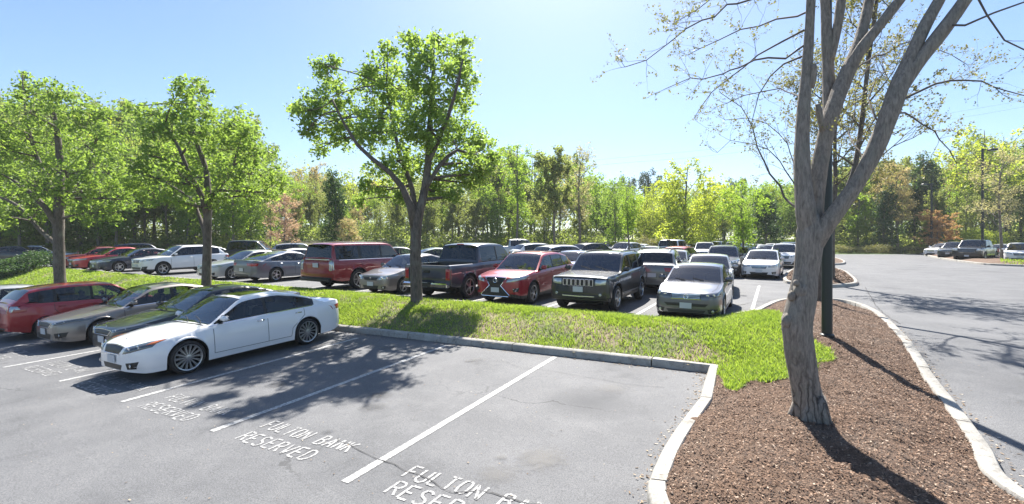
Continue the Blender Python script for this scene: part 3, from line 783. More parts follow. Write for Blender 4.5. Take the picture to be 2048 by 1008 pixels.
    mb = MB(); mb.box((cowl-.28, 0, zt+.03), (.40, w2*1.9, .17), bev=.05); mb.build('dashboard', M['seat'], root)
    sm = M['seat2'] if sp.get('tanseat') else M['seat']; xs_ = [((head+.02) if True else 0)-.62]
    for ys in (.38, -.38):
        mb = MB(); x0 = xs_[0]; mb.box((x0, ys, zt+.12), (.16, .46, .46), rot=Matrix.Rotation(R(-12), 4, 'Y'), bev=.06); mb.box((x0-.07, ys, zt+.42), (.09, .25, .17), rot=Matrix.Rotation(R(-12), 4, 'Y'), bev=.04); mb.build('front_seat', sm, root)
    xr_ = x0-.95
    if xr_ > xb+.05:
        mb = MB(); mb.box((xr_, 0, zt+.06), (.16, w2*1.75, .36), rot=Matrix.Rotation(R(-14), 4, 'Y'), bev=.06)
        for ys in (.40, -.40): mb.box((xr_-.06, ys, zt+.30), (.09, .24, .14), rot=Matrix.Rotation(R(-12), 4, 'Y'), bev=.04)
        mb.build('rear_seat', sm, root)
    mb = MB(); mb.tube([(cowl-.52+.08*math.sin(q_), .38+.17*math.cos(q_), zt+.12+.16*math.sin(q_)) for q_ in np.linspace(0, 2*math.pi, 15)], .014, 5, cap=False); mb.build('steering_wheel', M['black'], root)
    rw = sp.get('rw', 'twin')
    for xa in (xf, xr):
        for s in (1, -1):
            build_wheel(root, R_, s*(W/2*.988-.012), xa, sp.get('wheel', 'five'), sp.get('spokes', 5), sp.get('tw', .22), sp.get('rim'))
    # ---- patches laid on the skin
    def proj(view, a, b, lift):
        if view == 'front': o_, d = Vector((f0+1, a, b)), Vector((-1, 0, 0))
        elif view == 'rear': o_, d = Vector((r0-1, a, b)), Vector((1, 0, 0))
        elif view == 'left': o_, d = Vector((a, W, b)), Vector((0, -1, 0))
        elif view == 'right': o_, d = Vector((a, -W, b)), Vector((0, 1, 0))
        elif view == 'top': o_, d = Vector((a, b, 3)), Vector((0, 0, -1))
        loc, nr, _, _ = bvh.ray_cast(o_, d)
        if loc is None or (view in ('front', 'rear') and abs(loc.x) < L/2-.75):
            p = Vector((f0-.12 if view == 'front' else r0+.12, a, b)) if view in ('front', 'rear') else Vector((a, W/2*(1 if view == 'left' else -1), b))
            loc, nr, _, _ = bvh.find_nearest(p)
        if nr.dot(d) > 0: nr = -nr
        return loc+nr*lift
    def lerpc(c, t):
        n = len(c)-1; q_ = min(int(t*n), n-1); u = t*n-q_
        return (c[q_][0]*(1-u)+c[q_+1][0]*u, c[q_][1]*(1-u)+c[q_+1][1]*u)
    def patch(nm, top, bot_, view, mat, lift=.004, mirror=False, nu=10, nv=4, parent=None, sm=60):
        res = []; nu += 4; nv += 2
        for s in ((1, -1) if mirror else (1,)):
            vs = []; vw = view
            if view == 'side': vw = 'left' if s == 1 else 'right'
            for j in range(nv+1):
                for i in range(nu+1):
                    t = lerpc(top, i/nu); b = lerpc(bot_, i/nu); f = j/nv
                    a, c = t[0]*(1-f)+b[0]*f, t[1]*(1-f)+b[1]*f
                    if view in ('front', 'rear') and s == -1: a = -a
                    edge = 0 if (i in (0, nu) or j in (0, nv)) else 1
                    vs.append(proj(vw, a, c, lift*1.5 if edge else lift*.6))
            fs = [(j*(nu+1)+i, j*(nu+1)+i+1, (j+1)*(nu+1)+i+1, (j+1)*(nu+1)+i) for j in range(nv) for i in range(nu)]
            # orient outwards
            a, b, c, d = [Vector(vs[q_]) for q_ in fs[len(fs)//2]]
            nrm = (b-a).cross(c-a); outv = {'front': Vector((1, 0, 0)), 'rear': Vector((-1, 0, 0)), 'left': Vector((0, 1, 0)), 'right': Vector((0, -1, 0)), 'top': Vector((0, 0, 1))}[vw]
            if nrm.dot(outv) < 0: fs = [f[::-1] for f in fs]
            mb = MB(); mb.add([tuple(v) for v in vs], fs); o_ = mb.build(nm, mat, parent or root, smooth=sm); res.append(o_)
        return res
    def line(mb, pts2, view, wdt, lift=.003, n=6):
        for p, q_ in zip(pts2[:-1], pts2[1:]):
            d = Vector((q_[0]-p[0], q_[1]-p[1])); L_ = d.length; d.normalize(); nn = Vector((-d.y, d.x))*wdt/2; vs = []; kk = max(1, min(n, int(L_/.06)+1))
            for i in range(kk+1):
                c_ = Vector(p)+d*L_*i/kk
                for s_ in (-1, 1): e_ = c_+nn*s_; vs.append(tuple(proj(view, e_.x, e_.y, lift)))
            mb.add(vs, [(2*i, 2*i+1, 2*i+3, 2*i+2) for i in range(kk)])
    api = dict(patch=patch, line=line, proj=proj, root=root, f0=f0, r0=r0, W=W, H=H, L=L, ZB=ZB, hw=hw, xf=xf, xr=xr, Ra=Ra, sp=sp, paint=paintm)
    # door seams and handles
    doors = sp['doors']       # x of cuts: front edge, middle, rear edge (cuts below belt)
    for view in ('left', 'right'):
        mb = MB(); zlo = sill+.12
        for i, xd in enumerate(doors):
            if i == len(doors)-1 and sp.get('rdoorcurve', True) and xd < xr+Ra+.12:
                pl = [(xd, ZB(xd)-.015), (xd+.0, .80*ZB(xd)), (xr+Ra+.05, R_+.18), (xr+Ra+.09, zlo)]
            else: pl = [(xd, ZB(xd)-.015), (xd, zlo)]
            line(mb, pl, view, .011)
        line(mb, [(doors[0], zlo), (doors[-1] if doors[-1] > xr+Ra+.09 else xr+Ra+.09, zlo)], view, .010, n=10)
        mb.build('door_gap', M['seam'], root, smooth=0)
    for s in (1, -1):
        for i in range(len(doors)-1):
            xd = doors[i+1]+.17; z = ZB(xd)-.115; p = proj('left' if s == 1 else 'right', xd, z, .012)
            mb = MB(); mb.box(tuple(p), (.19, .028, .028), bev=.012); mb.build('door_handle', M['chrome'] if sp.get('chromehandle') else [paintm], root)
    # mirrors
    for s in (1, -1):
        xm = doors[0]-.20+sp.get('mx', 0); z = ZB(xm)+sp.get('mz', .06); y_ = s*(hw(xm)*.93)
        e_ = MB(); sc = sp.get('mirr', 1.0)
        e_.box((xm, y_+s*.10*sc, z+.045*sc), (.11*sc, .21*sc, .145*sc), bev=.045, taper=.9); e_.box((xm, y_+s*.0, z-.015), (.07, .12, .04), m=1)
        mo = e_.build('wing_mirror', [paintm, M['black']], root, smooth=60)
        g_ = MB(); g_.box((xm-.058*sc, y_+s*.10*sc, z+.045*sc), (.006, .16*sc, .10*sc)); g_.build('mirror_glass', M['mirror'], mo)
    # hood shut line
    mb = MB(); yh = W/2*.80
    for s in (1, -1): line(mb, [(f0-.28, s*yh*.86), (f0-.6, s*yh*.97), (cowl+.12, s*yh)], 'top', .010, n=14)
    line(mb, [(cowl+.06, -yh), (cowl+.10, 0), (cowl+.06, yh)], 'top', .05, n=12)
    mb.build('hood_gap', M['seam'], root, smooth=0)
    # wipers
    mb = MB()
    for y0_, y1_ in ((.55, -.02), (.02, -.52)):
        mb.tube([proj('top', cowl+.02, y0_, .012), proj('top', cowl-.10, (y0_+y1_)/2, .018), proj('top', cowl-.17, y1_, .012)], .008, 5)
    mb.build('wiper', M['black'], root)
    sp['detail'](api)
    for xa in (xf, xr):      # dark arch lining behind each pair of wheels
        mb = MB(); mb.box((xa, 0, .30), (.9, W*.70, .16)); mb.build('axle_housing', M['under'], root, smooth=0)
    return root

def emblem(a, x, z, r, letter=None):
    mb = MB(); p = a['proj']('front', x, z, .012); n = 16
    mb.tube([(p.x, p.y+r*math.cos(t), p.z+r*math.sin(t)) for t in np.linspace(0, 2*math.pi, n+1)], r*.13, 5, cap=False)
    S = {'oval': [], 'V': [((-.6, .7), (-.1, -.1), (.1, -.1), (.6, .7)), ((-.9, .3), (-.35, -.85), (0, -.2), (.35, -.85), (.9, .3))], 'L': [((-.2, .7), (-.5, -.5), (.6, -.5))], 'H': [((-.4, .6), (-.4, -.6)), ((.4, .6), (.4, -.6)), ((-.4, 0), (.4, 0))], 'T': [((-.7, .3), (.7, .3)), ((0, .3), (0, -.7))]}
    for st in S.get(letter, []): mb.tube([(p.x+.003, p.y-r*a_, p.z+r*b_) for a_, b_ in st], r*.10, 5)
    mb.build('emblem', M['chrome'], a['root'])
def plate(a, view, z, w_=.30, h_=.15, lift=.012):
    p = a['proj'](view, 0, z, lift+.01); mb = MB(); mb.box((p.x, 0, z), (.012, w_, h_)); return mb.build('licence_plate', M['plate'], a['root'], smooth=0)
def bars(a, n, w_top, w_bot, zt, zb_, mat, r=.008, lift=.012, vertical=False, parent=None, curve=0):
    mb = MB()
    for i in range(n):
        f = (i+.5)/n
        if vertical:
            y = (f*2-1)*w_top; y2 = (f*2-1)*w_bot; mb.tube([a['proj']('front', y, zt, lift), a['proj']('front', (y+y2)/2, (zt+zb_)/2, lift), a['proj']('front', y2, zb_, lift)], r, 5)
        else:
            z = zt+(zb_-zt)*f; w_ = w_top+(w_bot-w_top)*f
            mb.tube([a['proj']('front', w_*t, z+curve*t*t, lift) for t in np.linspace(-1, 1, 13)], r, 5)
    return mb.build('grille_bars', mat, parent or a['root'])
def std_rear(a, z0, z1, y0, y1, wrap=.22, platez=None, mid=False):
    a['patch']('tail_light', [(y0, z1), (y1, z1-.01)], [(y0+.05, z0+.03), (y1, z0)], 'rear', M['red'], mirror=True, nu=6, nv=3)
    a['patch']('tail_light_side', [(a['r0']+.03, z1-.01), (a['r0']+wrap, z1-.02)], [(a['r0']+.03, z0), (a['r0']+wrap*.7, z0+.05)], 'side', M['red'], mirror=True, nu=4, nv=2)
    plate(a, 'rear', platez or z0-.02)
    a['patch']('rear_bumper_insert', [(-a['W']*.3, .40), (a['W']*.3, .40)], [(-a['W']*.26, .30), (a['W']*.26, .30)], 'rear', M['black'], nu=8, nv=2)
def d_common(a, gz, gw, hl, intake, fog, gm='black', nb=4, em=None, pz=.45, barmat='chrome', frame=True, curve=.0, lens='lens'):
    """gz (ztop, zbot) gw (wtop, wbot) hl ((y0,zt0,zb0),(y1,zt1,zb1)) intake (w,zt,zb)"""
    W = a['W']; pt = a['patch']
    gr = pt('grille', [(-gw[0], gz[0]-curve), (0, gz[0]), (gw[0], gz[0]-curve)], [(-gw[1], gz[1]), (gw[1], gz[1])], 'front', M['black'], nu=12, nv=4)[0]
    if nb: bars(a, nb, gw[0]*.96, gw[1]*.96, gz[0]-.015, gz[1]+.01, M[barmat], .006, parent=gr)
    if frame:
        mb = MB(); P_ = a['proj']; fr = [(-gw[0], gz[0]-curve), (-gw[0]*.5, gz[0]-curve*.3), (0, gz[0]), (gw[0]*.5, gz[0]-curve*.3), (gw[0], gz[0]-curve), (gw[1], gz[1]), (0, gz[1]), (-gw[1], gz[1]), (-gw[0], gz[0]-curve)]
        mb.tube([P_('front', y, z, .008) for y, z in fr], .010, 5, cap=False); mb.build('grille_frame', M['chrome'], gr)
    (ya, ta, ba), (yb_, tb, bb) = hl; ym = (ya+yb_)/2
    L_ = pt('headlight', [(ya, ta), (ym, (ta+tb)/2+.012), (yb_, tb)], [(ya, ba), (ym, (ba+bb)/2-.015), (yb_, bb)], 'front', M[lens], lift=.006, mirror=True, nu=10, nv=4)
    for o_, s in zip(L_, (1, -1)):
        for f, rr_ in ((.32, .42), (.66, .36)):
            mb = MB()
            y = ya+(yb_-ya)*f; zt = ta+(tb-ta)*f; zb_ = ba+(bb-ba)*f; r = max(.018, (zt-zb_)*rr_); p = a['proj']('front', s*y, (zt+zb_)/2, .007)
            mb.lathe([(0, r), (.006, r*.8), (.004, .001)], 14, 'y'); v = mb.v[-1].copy(); mb.v[-1] = np.stack([v[:, 1]+p.x, v[:, 0]+p.y, v[:, 2]+p.z], 1)
            mb.build('lamp_bowl', M['chrome'], o_)
    if intake: pt('lower_intake', [(-intake[0], intake[1]), (intake[0], intake[1])], [(-intake[0]*.86, intake[2]), (intake[0]*.86, intake[2])], 'front', M['black'], nu=12, nv=2)
    if fog: pt('fog_light_recess', [(fog[0], fog[2]), (fog[1], fog[2]+.02)], [(fog[0]+.03, fog[3]), (fog[1]-.03, fog[3])], 'front', M['black'], mirror=True, nu=4, nv=2)
    if fog:
        for s in (1, -1):
            p = a['proj']('front', s*(fog[0]+fog[1])/2, (fog[2]+fog[3])/2+.005, .01); mb = MB(); mb.lathe([(0, .038), (.008, .03), (.01, .001)], 12, 'y'); v = mb.v[-1].copy(); mb.v[-1] = np.stack([v[:, 1]+p.x, v[:, 0]+p.y, v[:, 2]+p.z], 1); mb.build('fog_lamp', M['lens'], a['root'])
    if em: emblem(a, 0, em[1], em[2], em[0])
    if pz: plate(a, 'front', pz)
def rails(a, x0, x1, y, z):
    for s in (1, -1):
        mb = MB(); mb.tube([(x0, s*y, z-.03), (x0-.1, s*y, z+.02), ((x0+x1)/2, s*y, z+.035), (x1+.1, s*y, z+.02), (x1, s*y, z-.03)], .014, 6); mb.build('roof_rail', M['black'], a['root'])
def belt_chrome(a, x0, x1):
    for v in ('left', 'right'):
        mb = MB(); xs_ = np.linspace(x0, x1, 14); a['line'](mb, [(x, a['ZB'](x)-.012) for x in xs_], v, .014, .006, 2); mb.build('belt_moulding', M['chrome'], a['root'], smooth=0)

# --- the front row
def det_cadenza(a):
    W = a['W']
    d_common(a, (.715, .56), (.38, .30), ((.44, .69, .575), (.82, .80, .68)), (.40, .36, .26), (.54, .74, .41, .29), nb=0, em=('oval', .765, .04), pz=.46, curve=.02, lens='darklens')
    std_rear(a, .80, .94, .42, .86, .30, .72); belt_chrome(a, 1.1, -1.5)
    a['patch']('turn_signal', [(.76, .775), (.82, .79)], [(.76, .72), (.82, .73)], 'front', M['amber'], lift=.010, mirror=True, nu=3, nv=2)
def det_optima(a):
    d_common(a, (.68, .56), (.42, .34), ((.44, .68, .60), (.86, .77, .69)), (.45, .40, .27), (.58, .80, .42, .30), nb=0, em=('oval', .72, .04), pz=.45, curve=.02, lens='darklens'); std_rear(a, .80, .93, .42, .84, .28, .7); belt_chrome(a, 1.0, -1.4)
def det_fit(a):
    d_common(a, (.72, .60), (.38, .30), ((.42, .80, .64), (.80, .92, .78)), (.40, .42, .28), (.58, .74, .42, .32), nb=2, em=('H', .68, .05), pz=.5)
    a['patch']('tail_light', [(.62, 1.10), (.80, 1.10)], [(.60, .82), (.82, .82)], 'rear', M['red'], mirror=True, nu=4, nv=4)
    a['patch']('tail_light_side', [(a['r0']+.02, 1.08), (a['r0']+.20, 1.02)], [(a['r0']+.02, .84), (a['r0']+.30, .88)], 'side', M['lens'], mirror=True, nu=4, nv=2)
    plate(a, 'rear', .74); a['patch']('rear_bumper_insert', [(-.5, .38), (.5, .38)], [(-.45, .28), (.45, .28)], 'rear', M['black'], nu=8, nv=2)
def det_jetta(a):
    d_common(a, (.735, .615), (.36, .38), ((.40, .745, .65), (.83, .80, .70)), (.56, .50, .42), (.54, .78, .36, .26), nb=3, em=('V', .675, .062), pz=.44, lens='darklens')
    a['patch']('lower_grille', [(-.50, .33), (.50, .33)], [(-.42, .22), (.42, .22)], 'front', M['black'], nu=12, nv=2)
    mb = MB(); a['line'](mb, [(-.80, .345), (-.55, .21), (.55, .21), (.80, .345)], 'front', .018, .01, 8); mb.build('bumper_strip', M['chrome'], a['root'], smooth=0)
    std_rear(a, .82, .96, .42, .84, .26, .72)
def det_corolla(a):
    d_common(a, (.66, .55), (.36, .30), ((.42, .70, .56), (.80, .76, .62)), (.40, .36, .24), (.52, .68, .34, .25), nb=3, em=('T', .625, .04), pz=.42, barmat='black', frame=False); std_rear(a, .78, .93, .45, .80, .2, .7)
def det_accord(a):
    d_common(a, (.68, .56), (.40, .33), ((.46, .70, .60), (.86, .77, .67)), (.46, .38, .26), (.58, .80, .40, .28), nb=2, em=('H', .63, .05), pz=.45)
    std_rear(a, .78, .93, .38, .88, .34, .62)
    mb = MB(); mb.box((a['r0']+.06, 0, .34), (.10, 1.2, .10), bev=.03); mb.build('rear_bumper_lip', M['black'], a['root'])
def det_rx(a):
    W = a['W']
    pt = a['patch']; P_ = a['proj']
    gr = pt('grille', [(-.20, .90), (.20, .90)], [(-.20, .66), (.20, .66)], 'front', M['black'], nu=6, nv=4)[0]
    g2 = pt('spindle_grille', [(-.20, .665), (.20, .665)], [(-.52, .34), (.52, .34)], 'front', M['black'], lift=.006, nu=12, nv=4)[0]
    g3 = pt('spindle_grille', [(-.38, .905), (.38, .905)], [(-.20, .66), (.20, .66)], 'front', M['black'], lift=.006, nu=8, nv=4)[0]
    mb = MB()
    for fr in ([(-.40, .91), (0, .925), (.40, .91)], [(-.40, .91), (-.21, .66), (-.54, .36), (-.50, .32), (0, .315), (.50, .32), (.54, .36), (.21, .66), (.40, .91)]):
        mb.tube([P_('front', y, z, .014) for y, z in fr], .017, 6)
    mb.build('grille_frame', M['chrome'], g2); bars(a, 6, .2, .48, .62, .37, M['darkalloy'], .006, parent=g2)
    emblem(a, 0, .82, .07, 'L')
    L_ = pt('headlight', [(.44, .86), (.66, .94), (.88, .98)], [(.42, .77), (.66, .80), (.88, .86)], 'front', M['lens'], lift=.007, mirror=True)
    pt('fog_light_recess', [(.62, .58), (.80, .60)], [(.66, .47), (.78, .47)], 'front', M['black'], mirror=True, nu=4, nv=2)
    for s in (1, -1):
        mb = MB(); mb.tube([P_('front', s*.64, .56, .012), P_('front', s*.78, .60, .012), P_('front', s*.70, .49, .012)], .008, 5); mb.build('fog_trim', M['chrome'], a['root'])
    pt('lower_intake', [(-.5, .30), (.5, .30)], [(-.45, .24), (.45, .24)], 'front', M['black'], nu=12, nv=2)
    plate(a, 'front', .52); std_rear(a, .86, 1.02, .40, .86, .3, .72); rails(a, .3, -1.6, .56, a['H']-.03)
def det_jeep(a):
    P_ = a['proj']; pt = a['patch']
    gr = pt('grille', [(-.50, 1.00), (.50, 1.00)], [(-.48, .80), (.48, .80)], 'front', [a['paint']], lift=.004, nu=12, nv=2)[0]
    for i in range(7):
        y = (i-3)*.137; mb = MB(); c = P_('front', y, .90, .016)
        for (dy, dz, sx, sz) in ((-.052, 0, .018, .19), (.052, 0, .018, .19), (0, .092, .12, .018), (0, -.092, .12, .018)): mb.box((c.x, c.y+dy, c.z+dz), (.03, sx, sz), bev=.006)
        mb.build('grille_slot_frame', M['chrome'], gr); mb = MB(); mb.box((c.x, c.y, c.z), (.012, .088, .168)); mb.build('grille_slot', M['black'], gr)
    L_ = pt('headlight', [(.53, .99), (.84, 1.0)], [(.53, .83), (.82, .86)], 'front', M['lens'], lift=.008, mirror=True, nu=6, nv=4)
    pt('bumper_cladding', [(-.86, .56), (.86, .56)], [(-.80, .32), (.80, .32)], 'front', M['black'], lift=.005, nu=16, nv=3)
    mb = MB(); a['line'](mb, [(-.5, .50), (0, .49), (.5, .50)], 'front', .03, .012, 10); mb.build('bumper_strip', M['chrome'], a['root'], smooth=0)
    for s in (1, -1):
        p = P_('front', s*.68, .56, .012); mb = MB(); mb.lathe([(0, .045), (.01, .035), (.012, .001)], 12, 'y'); v = mb.v[-1].copy(); mb.v[-1] = np.stack([v[:, 1]+p.x, v[:, 0]+p.y, v[:, 2]+p.z], 1); mb.build('fog_lamp', M['lens'], a['root'])
    plate(a, 'front', .70, .31, .16); rails(a, .25, -1.75, .60, a['H']-.035); std_rear(a, .92, 1.18, .62, .86, .2, .85)
    for v in ('left', 'right'):
        mb = MB(); a['line'](mb, [(a['xf']-a['Ra']-.1, .50), (a['xr']+a['Ra']+.1, .50)], v, .045, .01, 10); mb.build('door_moulding', M['alloy'], a['root'], smooth=0)
def det_tahoe(a):
    d_common(a, (1.05, .78), (.55, .50), ((.60, 1.05, .85), (.94, 1.06, .88)), (.6, .50, .34), None, nb=4, pz=.5)
    a['patch']('tail_light', [(.76, 1.22), (.92, 1.22)], [(.78, .82), (.94, .82)], 'rear', M['lens'], lift=.012, mirror=True, nu=4, nv=6)
    a['patch']('tail_light_side', [(a['r0']+.02, 1.22), (a['r0']+.10, 1.20)], [(a['r0']+.02, .84), (a['r0']+.10, .86)], 'side', M['lens'], mirror=True, nu=3, nv=4)
    a['patch']('tailgate_moulding', [(-.72, 1.26), (.72, 1.26)], [(-.72, 1.225), (.72, 1.225)], 'rear', M['chrome'], lift=.015, nu=8, nv=1)
    a['patch']('rear_bumper', [(-.92, .55), (.92, .55)], [(-.88, .36), (.88, .36)], 'rear', M['black'], lift=.01, nu=16, nv=3)
    mb = MB(); mb.box((a['r0']-.03, 0, .44), (.16, 1.75, .13), bev=.03); mb.build('rear_bumper_step', M['black'], a['root'])
    plate(a, 'rear', 1.02, .32, .17, .02); rails(a, .6, -2.0, .66, a['H']-.03); belt_chrome(a, 1.3, -2.3)
def det_truck(a):
    d_common(a, (1.12, .80), (.55, .50), ((.60, 1.12, .92), (.96, 1.12, .95)), (.6, .50, .34), None, nb=4, pz=.5)
    r0 = a['r0']
    a['patch']('tail_light', [(.80, 1.08), (.96, 1.08)], [(.80, .72), (.96, .72)], 'rear', M['red'], lift=.012, mirror=True, nu=4, nv=6)
    a['patch']('tail_light_side', [(r0+.02, 1.08), (r0+.14, 1.06)], [(r0+.02, .74), (r0+.12, .76)], 'side', M['red'], mirror=True, nu=3, nv=4)
    mb = MB(); P_ = a['proj']; a['line'](mb, [(-.77, 1.10), (-.77, .62), (.77, .62), (.77, 1.10)], 'rear', .014, .006, 8); mb.build('tailgate_gap', M['seam'], a['root'], smooth=0)
    p = P_('rear', 0, .98, .012); mb = MB(); mb.box((p.x, 0, .98), (.03, .26, .09), bev=.01); mb.build('tailgate_handle', M['black'], a['root'])
    mb = MB(); mb.box((r0-.06, 0, .53), (.20, 1.9, .17), bev=.04); bp = mb.build('chrome_bumper', M['chrome'], a['root'])
    mb = MB(); mb.box((r0-.075, 0, .545), (.20, .56, .175), bev=.02); mb.build('bumper_step_pad', M['black'], bp)
    mb = MB(); mb.box((r0-.165, 0, .55), (.012, .31, .16)); mb.build('licence_plate', M['plate'], a['root'], smooth=0)
    p = P_('top', -.8, 0, .01); mb = MB(); mb.box((a['sp']['rhead']+.02, 0, a['H']-.055), (.05, .30, .035), bev=.01); mb.build('brake_lamp', M['red'], a['root'])
def det_suv(a):
    d_common(a, (.86, .68), (.38, .32), ((.44, .88, .76), (.84, .96, .84)), (.5, .46, .30), (.60, .80, .50, .36), nb=3, em=('H', .78, .05), pz=.55)
    std_rear(a, .86, 1.02, .42, .84, .3, .74); rails(a, .3, -1.5, .55, a['H']-.03)
def det_sedan(a):
    d_common(a, (.66, .54), (.36, .30), ((.42, .70, .60), (.84, .76, .66)), (.42, .36, .25), (.56, .76, .38, .27), nb=3, em=('oval', .61, .04), pz=.42); std_rear(a, .78, .93, .42, .84, .26, .68)

SP = dict(
 cadenza=dict(L=4.97, W=1.85, H=1.475, R=.345, rim=.268, fo=.95, wb=2.845, sill=.20, cowl=1.08, head=.28, rhead=-1.12, rbase=-1.95, nose=.70, hood=.90, beltf=.93, beltr=1.0, deck=1.05, tail=.80, rz=1.40,
    wins=[(.98, -.18), (-.26, -1.02), (-1.08, -1.55)], doors=[1.02, -.22, -1.22], k=.34, wheel='multi', spokes=14, detail=det_cadenza, panoroof=True, nosetaper=.58, chromehandle=True),
 optima=dict(L=4.84, W=1.83, H=1.455, R=.33, fo=.94, wb=2.795, sill=.20, cowl=1.05, head=.22, rhead=-1.08, rbase=-1.9, nose=.70, hood=.88, beltf=.92, beltr=.99, deck=1.04, tail=.80, rz=1.38,
    wins=[(.95, -.2), (-.28, -1.0), (-1.06, -1.42)], doors=[1.0, -.24, -1.2], k=.33, wheel='five', spokes=7, detail=det_optima, nosetaper=.58),
 fit=dict(L=4.10, W=1.70, H=1.525, R=.30, fo=.80, wb=2.50, sill=.20, cowl=1.15, head=.35, rhead=-1.55, rbase=-1.98, nose=.76, hood=.93, beltf=.93, beltr=1.03, deck=1.04, tail=.80, rz=1.46, sed=False,
    wins=[(1.05, .70), (.66, -.15), (-.22, -1.0), (-1.08, -1.60)], doors=[.82, -.18, -1.08], k=.22, wheel='five', spokes=6, detail=det_fit, tailtaper=.82),
 jetta=dict(L=4.70, W=1.80, H=1.46, R=.33, fo=.87, wb=2.69, sill=.19, cowl=1.10, head=.30, rhead=-1.05, rbase=-1.75, nose=.76, hood=.93, beltf=.95, beltr=1.02, deck=1.06, tail=.82, rz=1.39,
    wins=[(1.0, -.18), (-.26, -1.0), (-1.06, -1.40)], doors=[1.0, -.22, -1.15], k=.30, wheel='twin', spokes=5, detail=det_jetta, nosetaper=.66),
 corolla=dict(L=4.53, W=1.70, H=1.47, R=.31, fo=.88, wb=2.60, sill=.19, cowl=1.05, head=.25, rhead=-1.0, rbase=-1.68, nose=.72, hood=.90, beltf=.92, beltr=.97, deck=1.02, tail=.80, rz=1.39,
    wins=[(.92, -.15), (-.23, -1.02)], doors=[.95, -.19, -1.1], k=.28, wheel='five', spokes=5, detail=det_corolla, nosetaper=.62),
 accord=dict(L=4.90, W=1.86, H=1.45, R=.335, fo=.93, wb=2.83, sill=.20, cowl=1.02, head=.15, rhead=-1.10, rbase=-2.0, nose=.74, hood=.90, beltf=.92, beltr=.99, deck=1.04, tail=.82, rz=1.36,
    wins=[(.92, -.25), (-.32, -1.05), (-1.10, -1.50)], doors=[.98, -.29, -1.22], k=.33, wheel='twin', spokes=5, detail=det_accord),
 sedan=dict(L=4.80, W=1.82, H=1.46, R=.325, fo=.93, wb=2.75, sill=.20, cowl=1.05, head=.22, rhead=-1.05, rbase=-1.80, nose=.74, hood=.91, beltf=.93, beltr=.98, deck=1.03, tail=.82, rz=1.39,
    wins=[(.93, -.2), (-.28, -1.02), (-1.08, -1.35)], doors=[.98, -.24, -1.15], k=.30, wheel='five', spokes=5, detail=det_sedan),
 rx=dict(L=4.89, W=1.90, H=1.70, R=.37, fo=.98, wb=2.79, sill=.26, arch=.06, cowl=1.10, head=.30, rhead=-1.70, rbase=-2.28, nose=.92, hood=1.07, beltf=1.08, beltr=1.16, deck=1.15, tail=.90, rz=1.60, sed=False,
    wins=[(.98, -.15), (-.24, -1.05), (-1.14, -1.72)], doors=[1.0, -.2, -1.18], k=.30, wheel='twin', spokes=5, detail=det_rx, clad=True, tailtaper=.8),
 jeep=dict(L=4.82, W=1.94, H=1.77, R=.385, fo=.89, wb=2.915, sill=.34, arch=.08, cowl=.98, head=.28, rhead=-2.02, rbase=-2.34, nose=1.05, hood=1.12, beltf=1.13, beltr=1.17, deck=1.16, tail=1.02, rz=1.70, sed=False,
    wins=[(.90, -.12), (-.22, -1.1), (-1.22, -2.0)], doors=[1.0, -.17, -1.2], k=.24, wheel='five', spokes=5, detail=det_jeep, nosetaper=.74, tailtaper=.84, clad=True),
 tahoe=dict(L=5.35, W=2.05, H=1.92, R=.41, fo=.98, wb=3.07, sill=.36, arch=.07, cowl=1.22, head=.62, rhead=-2.46, rbase=-2.62, nose=1.12, hood=1.18, beltf=1.20, beltr=1.25, deck=1.24, tail=1.10, rz=1.89, sed=False,
    wins=[(1.15, .02), (-.08, -1.15), (-1.32, -2.42)], doors=[1.1, -.03, -1.2], k=.20, wheel='five', spokes=6, detail=det_tahoe, nosetaper=.76, tailtaper=.90),
 truck=dict(L=5.81, W=2.03, H=1.93, R=.41, fo=.98, wb=3.70, sill=.42, arch=.08, cowl=1.45, head=.80, rhead=-.98, rbase=-1.16, nose=1.14, hood=1.22, beltf=1.24, beltr=1.22, deck=1.20, tail=1.15, rz=1.89, sed=False, pickup=True,
    wins=[(1.36, .22), (.12, -.90)], doors=[1.3, .17, -1.0], k=.22, wheel='five', spokes=5, detail=det_truck, nosetaper=.76, tailtaper=.93, rdoorcurve=False),
 suv=dict(L=4.62, W=1.85, H=1.68, R=.355, fo=.92, wb=2.68, sill=.27, arch=.055, cowl=1.05, head=.28, rhead=-1.65, rbase=-2.15, nose=.90, hood=1.04, beltf=1.05, beltr=1.12, deck=1.11, tail=.90, rz=1.60, sed=False,
    wins=[(.94, -.15), (-.24, -1.05), (-1.13, -1.72)], doors=[.98, -.2, -1.15], k=.28, wheel='five', spokes=5, detail=det_suv, clad=True, tailtaper=.82),
)
PT = dict(white=paint('white paint', (.78, .78, .79), 0), pearl=paint('pearl white paint', (.72, .72, .73), .05), silver=paint('silver paint', (.42, .43, .44), .5), steel=paint('steel grey paint', (.115, .12, .14), .65), grey=paint('grey paint', (.17, .17, .17), .5),
    warmgrey=paint('warm grey paint', (.20, .185, .165), .45), black=paint('black paint', (.012, .012, .014), .1), charcoal=paint('charcoal paint', (.045, .048, .055), .4), navy=paint('navy paint', (.015, .022, .045), .3),
    red=paint('red paint', (.40, .014, .018), .1), crimson=paint('crimson paint', (.29, .010, .020), .2), deepred=paint('deep red paint', (.235, .010, .016), .25), maroon=paint('maroon paint', (.16, .012, .014), .25), bluegrey=paint('blue grey paint', (.13, .145, .175), .5),
    truckgrey=paint('slate paint', (.040, .044, .066), .4), green=paint('grey green paint', (.10, .13, .12), .4), blue=paint('blue paint', (.03, .08, .24), .3), tan=paint('pewter paint', (.22, .20, .185), .5), jet=paint('dark green black paint', (.014, .018, .021), .3))
protos = {}
